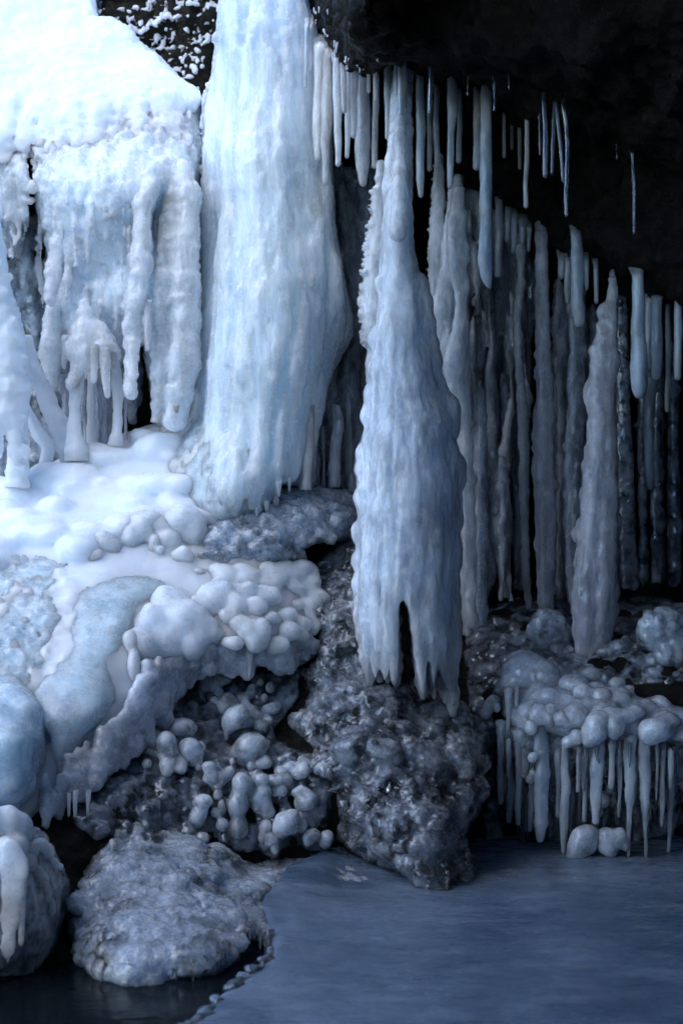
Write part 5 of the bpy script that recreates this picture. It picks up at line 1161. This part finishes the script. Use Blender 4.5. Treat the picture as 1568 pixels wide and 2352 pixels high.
FR_ = [
    [(1167, 1595, 16), (1166, 1640, 13), (1163, 1720, 8), (1165, 1778, 6)], [(1186, 1590, 10), (1187, 1660, 9), (1186, 1748, 8)], [(1149, 1670, 18), (1148, 1760, 17), (1150, 1850, 12)],
    [(1172, 1710, 14), (1172, 1800, 17), (1168, 1892, 13)], [(1190, 1690, 16), (1191, 1800, 19), (1188, 1897, 9)], [(1209, 1790, 12), (1208, 1850, 11), (1207, 1912, 10)], [(1221, 1745, 14), (1221, 1820, 15), (1216, 1912, 9)],
    [(1240, 1660, 24), (1244, 1780, 30), (1240, 1880, 32), (1238, 1936, 20)], [(1266, 1740, 9), (1265, 1790, 6), (1263, 1826, 5)], [(1296, 1715, 14), (1297, 1800, 20), (1294, 1900, 18), (1292, 1962, 13)], [(1312, 1760, 8), (1314, 1830, 10), (1309, 1914, 6)],
    [(1330, 1710, 12), (1328, 1760, 8), (1326, 1822, 7)], [(1358, 1700, 12), (1356, 1735, 8), (1355, 1761, 6)], [(1372, 1700, 30), (1370, 1800, 28), (1366, 1895, 18)], [(1406, 1690, 20), (1405, 1750, 16), (1402, 1815, 12)],
    [(1446, 1690, 34), (1444, 1730, 28), (1446, 1800, 22), (1443, 1880, 12), (1442, 1972, 6)], [(1461, 1740, 9), (1460, 1800, 8), (1457, 1846, 6)], [(1481, 1700, 30), (1480, 1780, 28), (1482, 1860, 18), (1482, 1930, 8), (1481, 2000, 5)],
    [(1509, 1700, 16), (1508, 1750, 9), (1506, 1840, 4)], [(1546, 1740, 22), (1542, 1830, 16), (1536, 1920, 10), (1532, 1998, 5)], [(1253, 1700, 12), (1256, 1800, 10), (1254, 1880, 7)], [(1340, 1740, 14), (1342, 1830, 14), (1340, 1890, 10)], [(1280, 1730, 12), (1281, 1810, 10), (1279, 1880, 8)], [(1422, 1720, 14), (1424, 1800, 12), (1420, 1880, 8)], [(1522, 1720, 14), (1520, 1820, 12), (1518, 1900, 7)],
]
for i, pts in enumerate(FR_):
    Y = on(RS, pts[0][0], pts[0][1]) + (0.02 if pts[0][1] < 1720 else 0.0); Y = min(Y, 5.86) if pts[0][1] < 1705 else min(Y, 5.93)
    pts = [(pts[0][0], pts[0][1] - 18, pts[0][2] * 1.25)] + pts
    rod_px(pts, [Y + 0.04] + [Y] * (len(pts) - 1), M['icicle'], 'icicle', shf, seed=900 + i, seg=16, ripple=0.16, rough=0.15, step=0.006, top_round=True)
for i in range(34):                        # thinner drips between them
    u = rng.uniform(1160, 1560); v = rng.uniform(1700, 1800); n = rng.uniform(30, 130); w_ = rng.uniform(5, 11); Y = on(RS, u, v) - rng.uniform(0.0, 0.06)
    rod_px([(u, v - 10, w_ * 1.3), (u + rng.normal(0, 1.5), v + n * 0.5, w_), (u + rng.normal(0, 2), v + n, w_ * 0.45)], Y, M['icicle_clear' if i % 3 else 'icicle'], 'icicle', shf, seed=950 + i, seg=12, ripple=0.16, rough=0.14, step=0.006, top_round=True)

# paired dome at the foot of the fringe, in the pond
PD = [(1338, 1922, 30, 26), (1326, 1948, 26, 28), (1314, 1968, 16, 16), (1356, 1940, 15, 22), (1304, 1988, 9, 7), (1352, 1912, 22, 16), (1336, 1980, 10, 12)]
v2 = vol_for(PD, 5.72, 0.0075); bulbs(v2, PD, 5.72, 0.02, 0.1)
o = v2.build('ice_dome', M['ice_shelf'], disp=(dn(0.004, 16, 16, 2), dn(0.001, 60, 60, 1)))
tag(o, 'white rounded ice dome rising from the pond, left and larger of two', 'ice dome', 'pair of ice domes at the pond')
PD = [(1392, 1920, 21, 20), (1400, 1940, 22, 24), (1422, 1924, 18, 24), (1382, 1946, 10, 12), (1402, 1960, 12, 10), (1436, 1938, 8, 18)]
v2 = vol_for(PD, 5.72, 0.0075, 0.12); bulbs(v2, PD, 5.72, 0.02, 0.1)
v2.cone(P(1408, 1950, 5.78), P(1406, 2005, 5.78), S(14, 5.7), S(17, 5.7), 0.01)
o = v2.build('ice_dome', M['ice_shelf'], disp=(dn(0.004, 16, 16, 2), dn(0.001, 60, 60, 1)))
tag(o, 'smaller white ice dome on a clear stump, right of the larger dome', 'ice dome', 'pair of ice domes at the pond')

# ice over the floor of the cave
V_ = Vol.px(1060, 1360, 1700, 1960, 5.6, 7.0, 0.013)
CF = ROCK - 0.03
V_.relief(CF, polygon([(1064, 1440), (1110, 1395), (1200, 1370), (1350, 1370), (1700, 1370), (1700, 1600), (1200, 1560), (1150, 1640), (1140, 1780), (1160, 1930), (1110, 1940), (1100, 1800), (1076, 1640)]), 0.12, edge=0.05)
for (u, v, ru, rv) in scatter([(1080, 1440), (1200, 1385), (1350, 1385), (1690, 1385), (1690, 1590), (1200, 1550), (1130, 1640), (1090, 1640)], 260, 6, 22, (0.5, 0.9)) + scatter([(1090, 1640), (1135, 1640), (1140, 1900), (1115, 1900)], 40, 6, 16):
    Y = on(CF, u, v); V_.ell(P(u, v, Y), (S(ru, Y), S(ru, Y), S(rv, Y)), 0.012)
o = V_.build('ice_glaze', M['ice_glaze'], None, P(1300, 1500, 6.3), disp=(dn(0.012, 12, 12, 3), dw(0.01, 40), dn(0.003, 70, 70, 2)))
tag(o, 'dark glassy glaze of ice on the cave floor under the row of columns', 'ice glaze')

# frozen lumps behind the shelf
def lump(n, lst, Y, mat, lab, box, r):
    v2 = vol_for(lst, Y, 0.009, 0.1); bulbs(v2, lst, Y, 0.03, 0.2)
    for i in range(n):
        u, v, ru, rv = lst[rng.integers(len(lst))]; a = rng.uniform(0, 6.28); q = math.sqrt(rng.random()) * 0.95
        s = rng.uniform(*r); cx, cz = u + ru * q * math.cos(a), v + rv * q * math.sin(a)
        rr = S((ru + rv) / 2, Y)
        v2.ell(P(cx, cz, Y + 0.2 * rr - rr * math.sqrt(max(0, 1 - q * q))), S(s, Y), 0.006)
    o = v2.build('ice_lump', M[mat], disp=(dn(0.003, 30, 30, 2), dn(0.0012, 80, 80, 1)))
    tag(o, lab, 'ice lump', 'beaded ice lumps behind the shelf')
lump(160, [(1257, 1440, 46, 44), (1240, 1465, 34, 30), (1285, 1470, 30, 34)], 6.25, 'ice_glass', 'round lump of beaded ice left of the foot of the bulky column', None, (6, 12))
lump(150, [(1525, 1440, 60, 42), (1552, 1490, 46, 50), (1500, 1455, 36, 34)], 5.95, 'ice_glass', 'large lump of beaded ice at the right edge of the photo', None, (8, 15))
lump(90, [(1440, 1490, 50, 24), (1400, 1500, 40, 22), (1480, 1500, 30, 20)], 6.12, 'ice_glass', 'dark low bank of beaded ice around the foot of the bulky column', None, (6, 12))
lump(60, [(1200, 1475, 50, 26), (1165, 1500, 40, 24)], 6.35, 'ice_glass', 'flat dark bank of ice on the cave floor left of the round lump', None, (6, 12))
v2 = vol_for([(1512, 1538, 24, 18)], 5.98, 0.008); v2.ell(P(1512, 1538, 6.0), (S(24, 6), 0.05, S(17, 6)), 0.01); v2.ell(P(1498, 1545, 5.99), (S(14, 6), 0.03, S(10, 6)), 0.01)
o = v2.build('orange_stone', M['orange_rock'], disp=(dn(0.008, 20, 20, 3),))
tag(o, 'small orange brown stone peeping out of the ice on the right shelf', 'stone')

# ---------------------------------------------------------------- pond ice, swelling up against the boulder
PONDP = [(640, 2165), (610, 2205), (560, 2240), (510, 2280), (480, 2320), (430, 2352), (350, 2420), (100, 2700), (0, 2950), (2600, 2950), (2600, 1850), (1000, 1850), (700, 1900), (690, 2140)]
V_ = Vol((-1.7, 2.55, -0.09), (2.9, 6.8, 0.16), 0.0135)
u_, v_, Y_ = V_.uv()
u_, v_ = np.broadcast_arrays(u_ + 0 * v_, v_ + 0 * u_)
e_ = _lookup(polygon(PONDP), u_, v_) * Y_ / F
zz = V_.ax[2][None, None, :]
a_ = np.abs(zz + 0.035) - 0.035
k_ = np.maximum(0.03 - np.abs(e_ - a_), 0) / 0.03
V_.d = (np.maximum(e_, a_) + k_ * k_ * 0.03 * 0.25).astype(np.float32)
PS = surface([(440, 2060, 4.82), (560, 2040, 4.90), (620, 1990, 5.22), (760, 1950, 5.5), (880, 1985, 5.54), (980, 2040, 5.38), (880, 2065, 5.17), (740, 2125, 4.81), (640, 2150, 4.64), (560, 2130, 4.60), (460, 2110, 4.66), (700, 2050, 5.02), (780, 2000, 5.35)], 1e-4)
V_.relief(PS, polygon([(590, 2080), (610, 2030), (660, 1985), (760, 1945), (900, 1985), (980, 2040), (900, 2090), (740, 2150), (650, 2162), (610, 2130)]), 0.1, 0.10, edge=0.07)
structure(V_.build('pond_ice', M['pond'], None, (0, 4, -0.07), disp=(dn(0.006, 2.0, 2.0, 3), dn(0.0012, 14, 14, 2))))
del u_, v_, e_, a_, k_
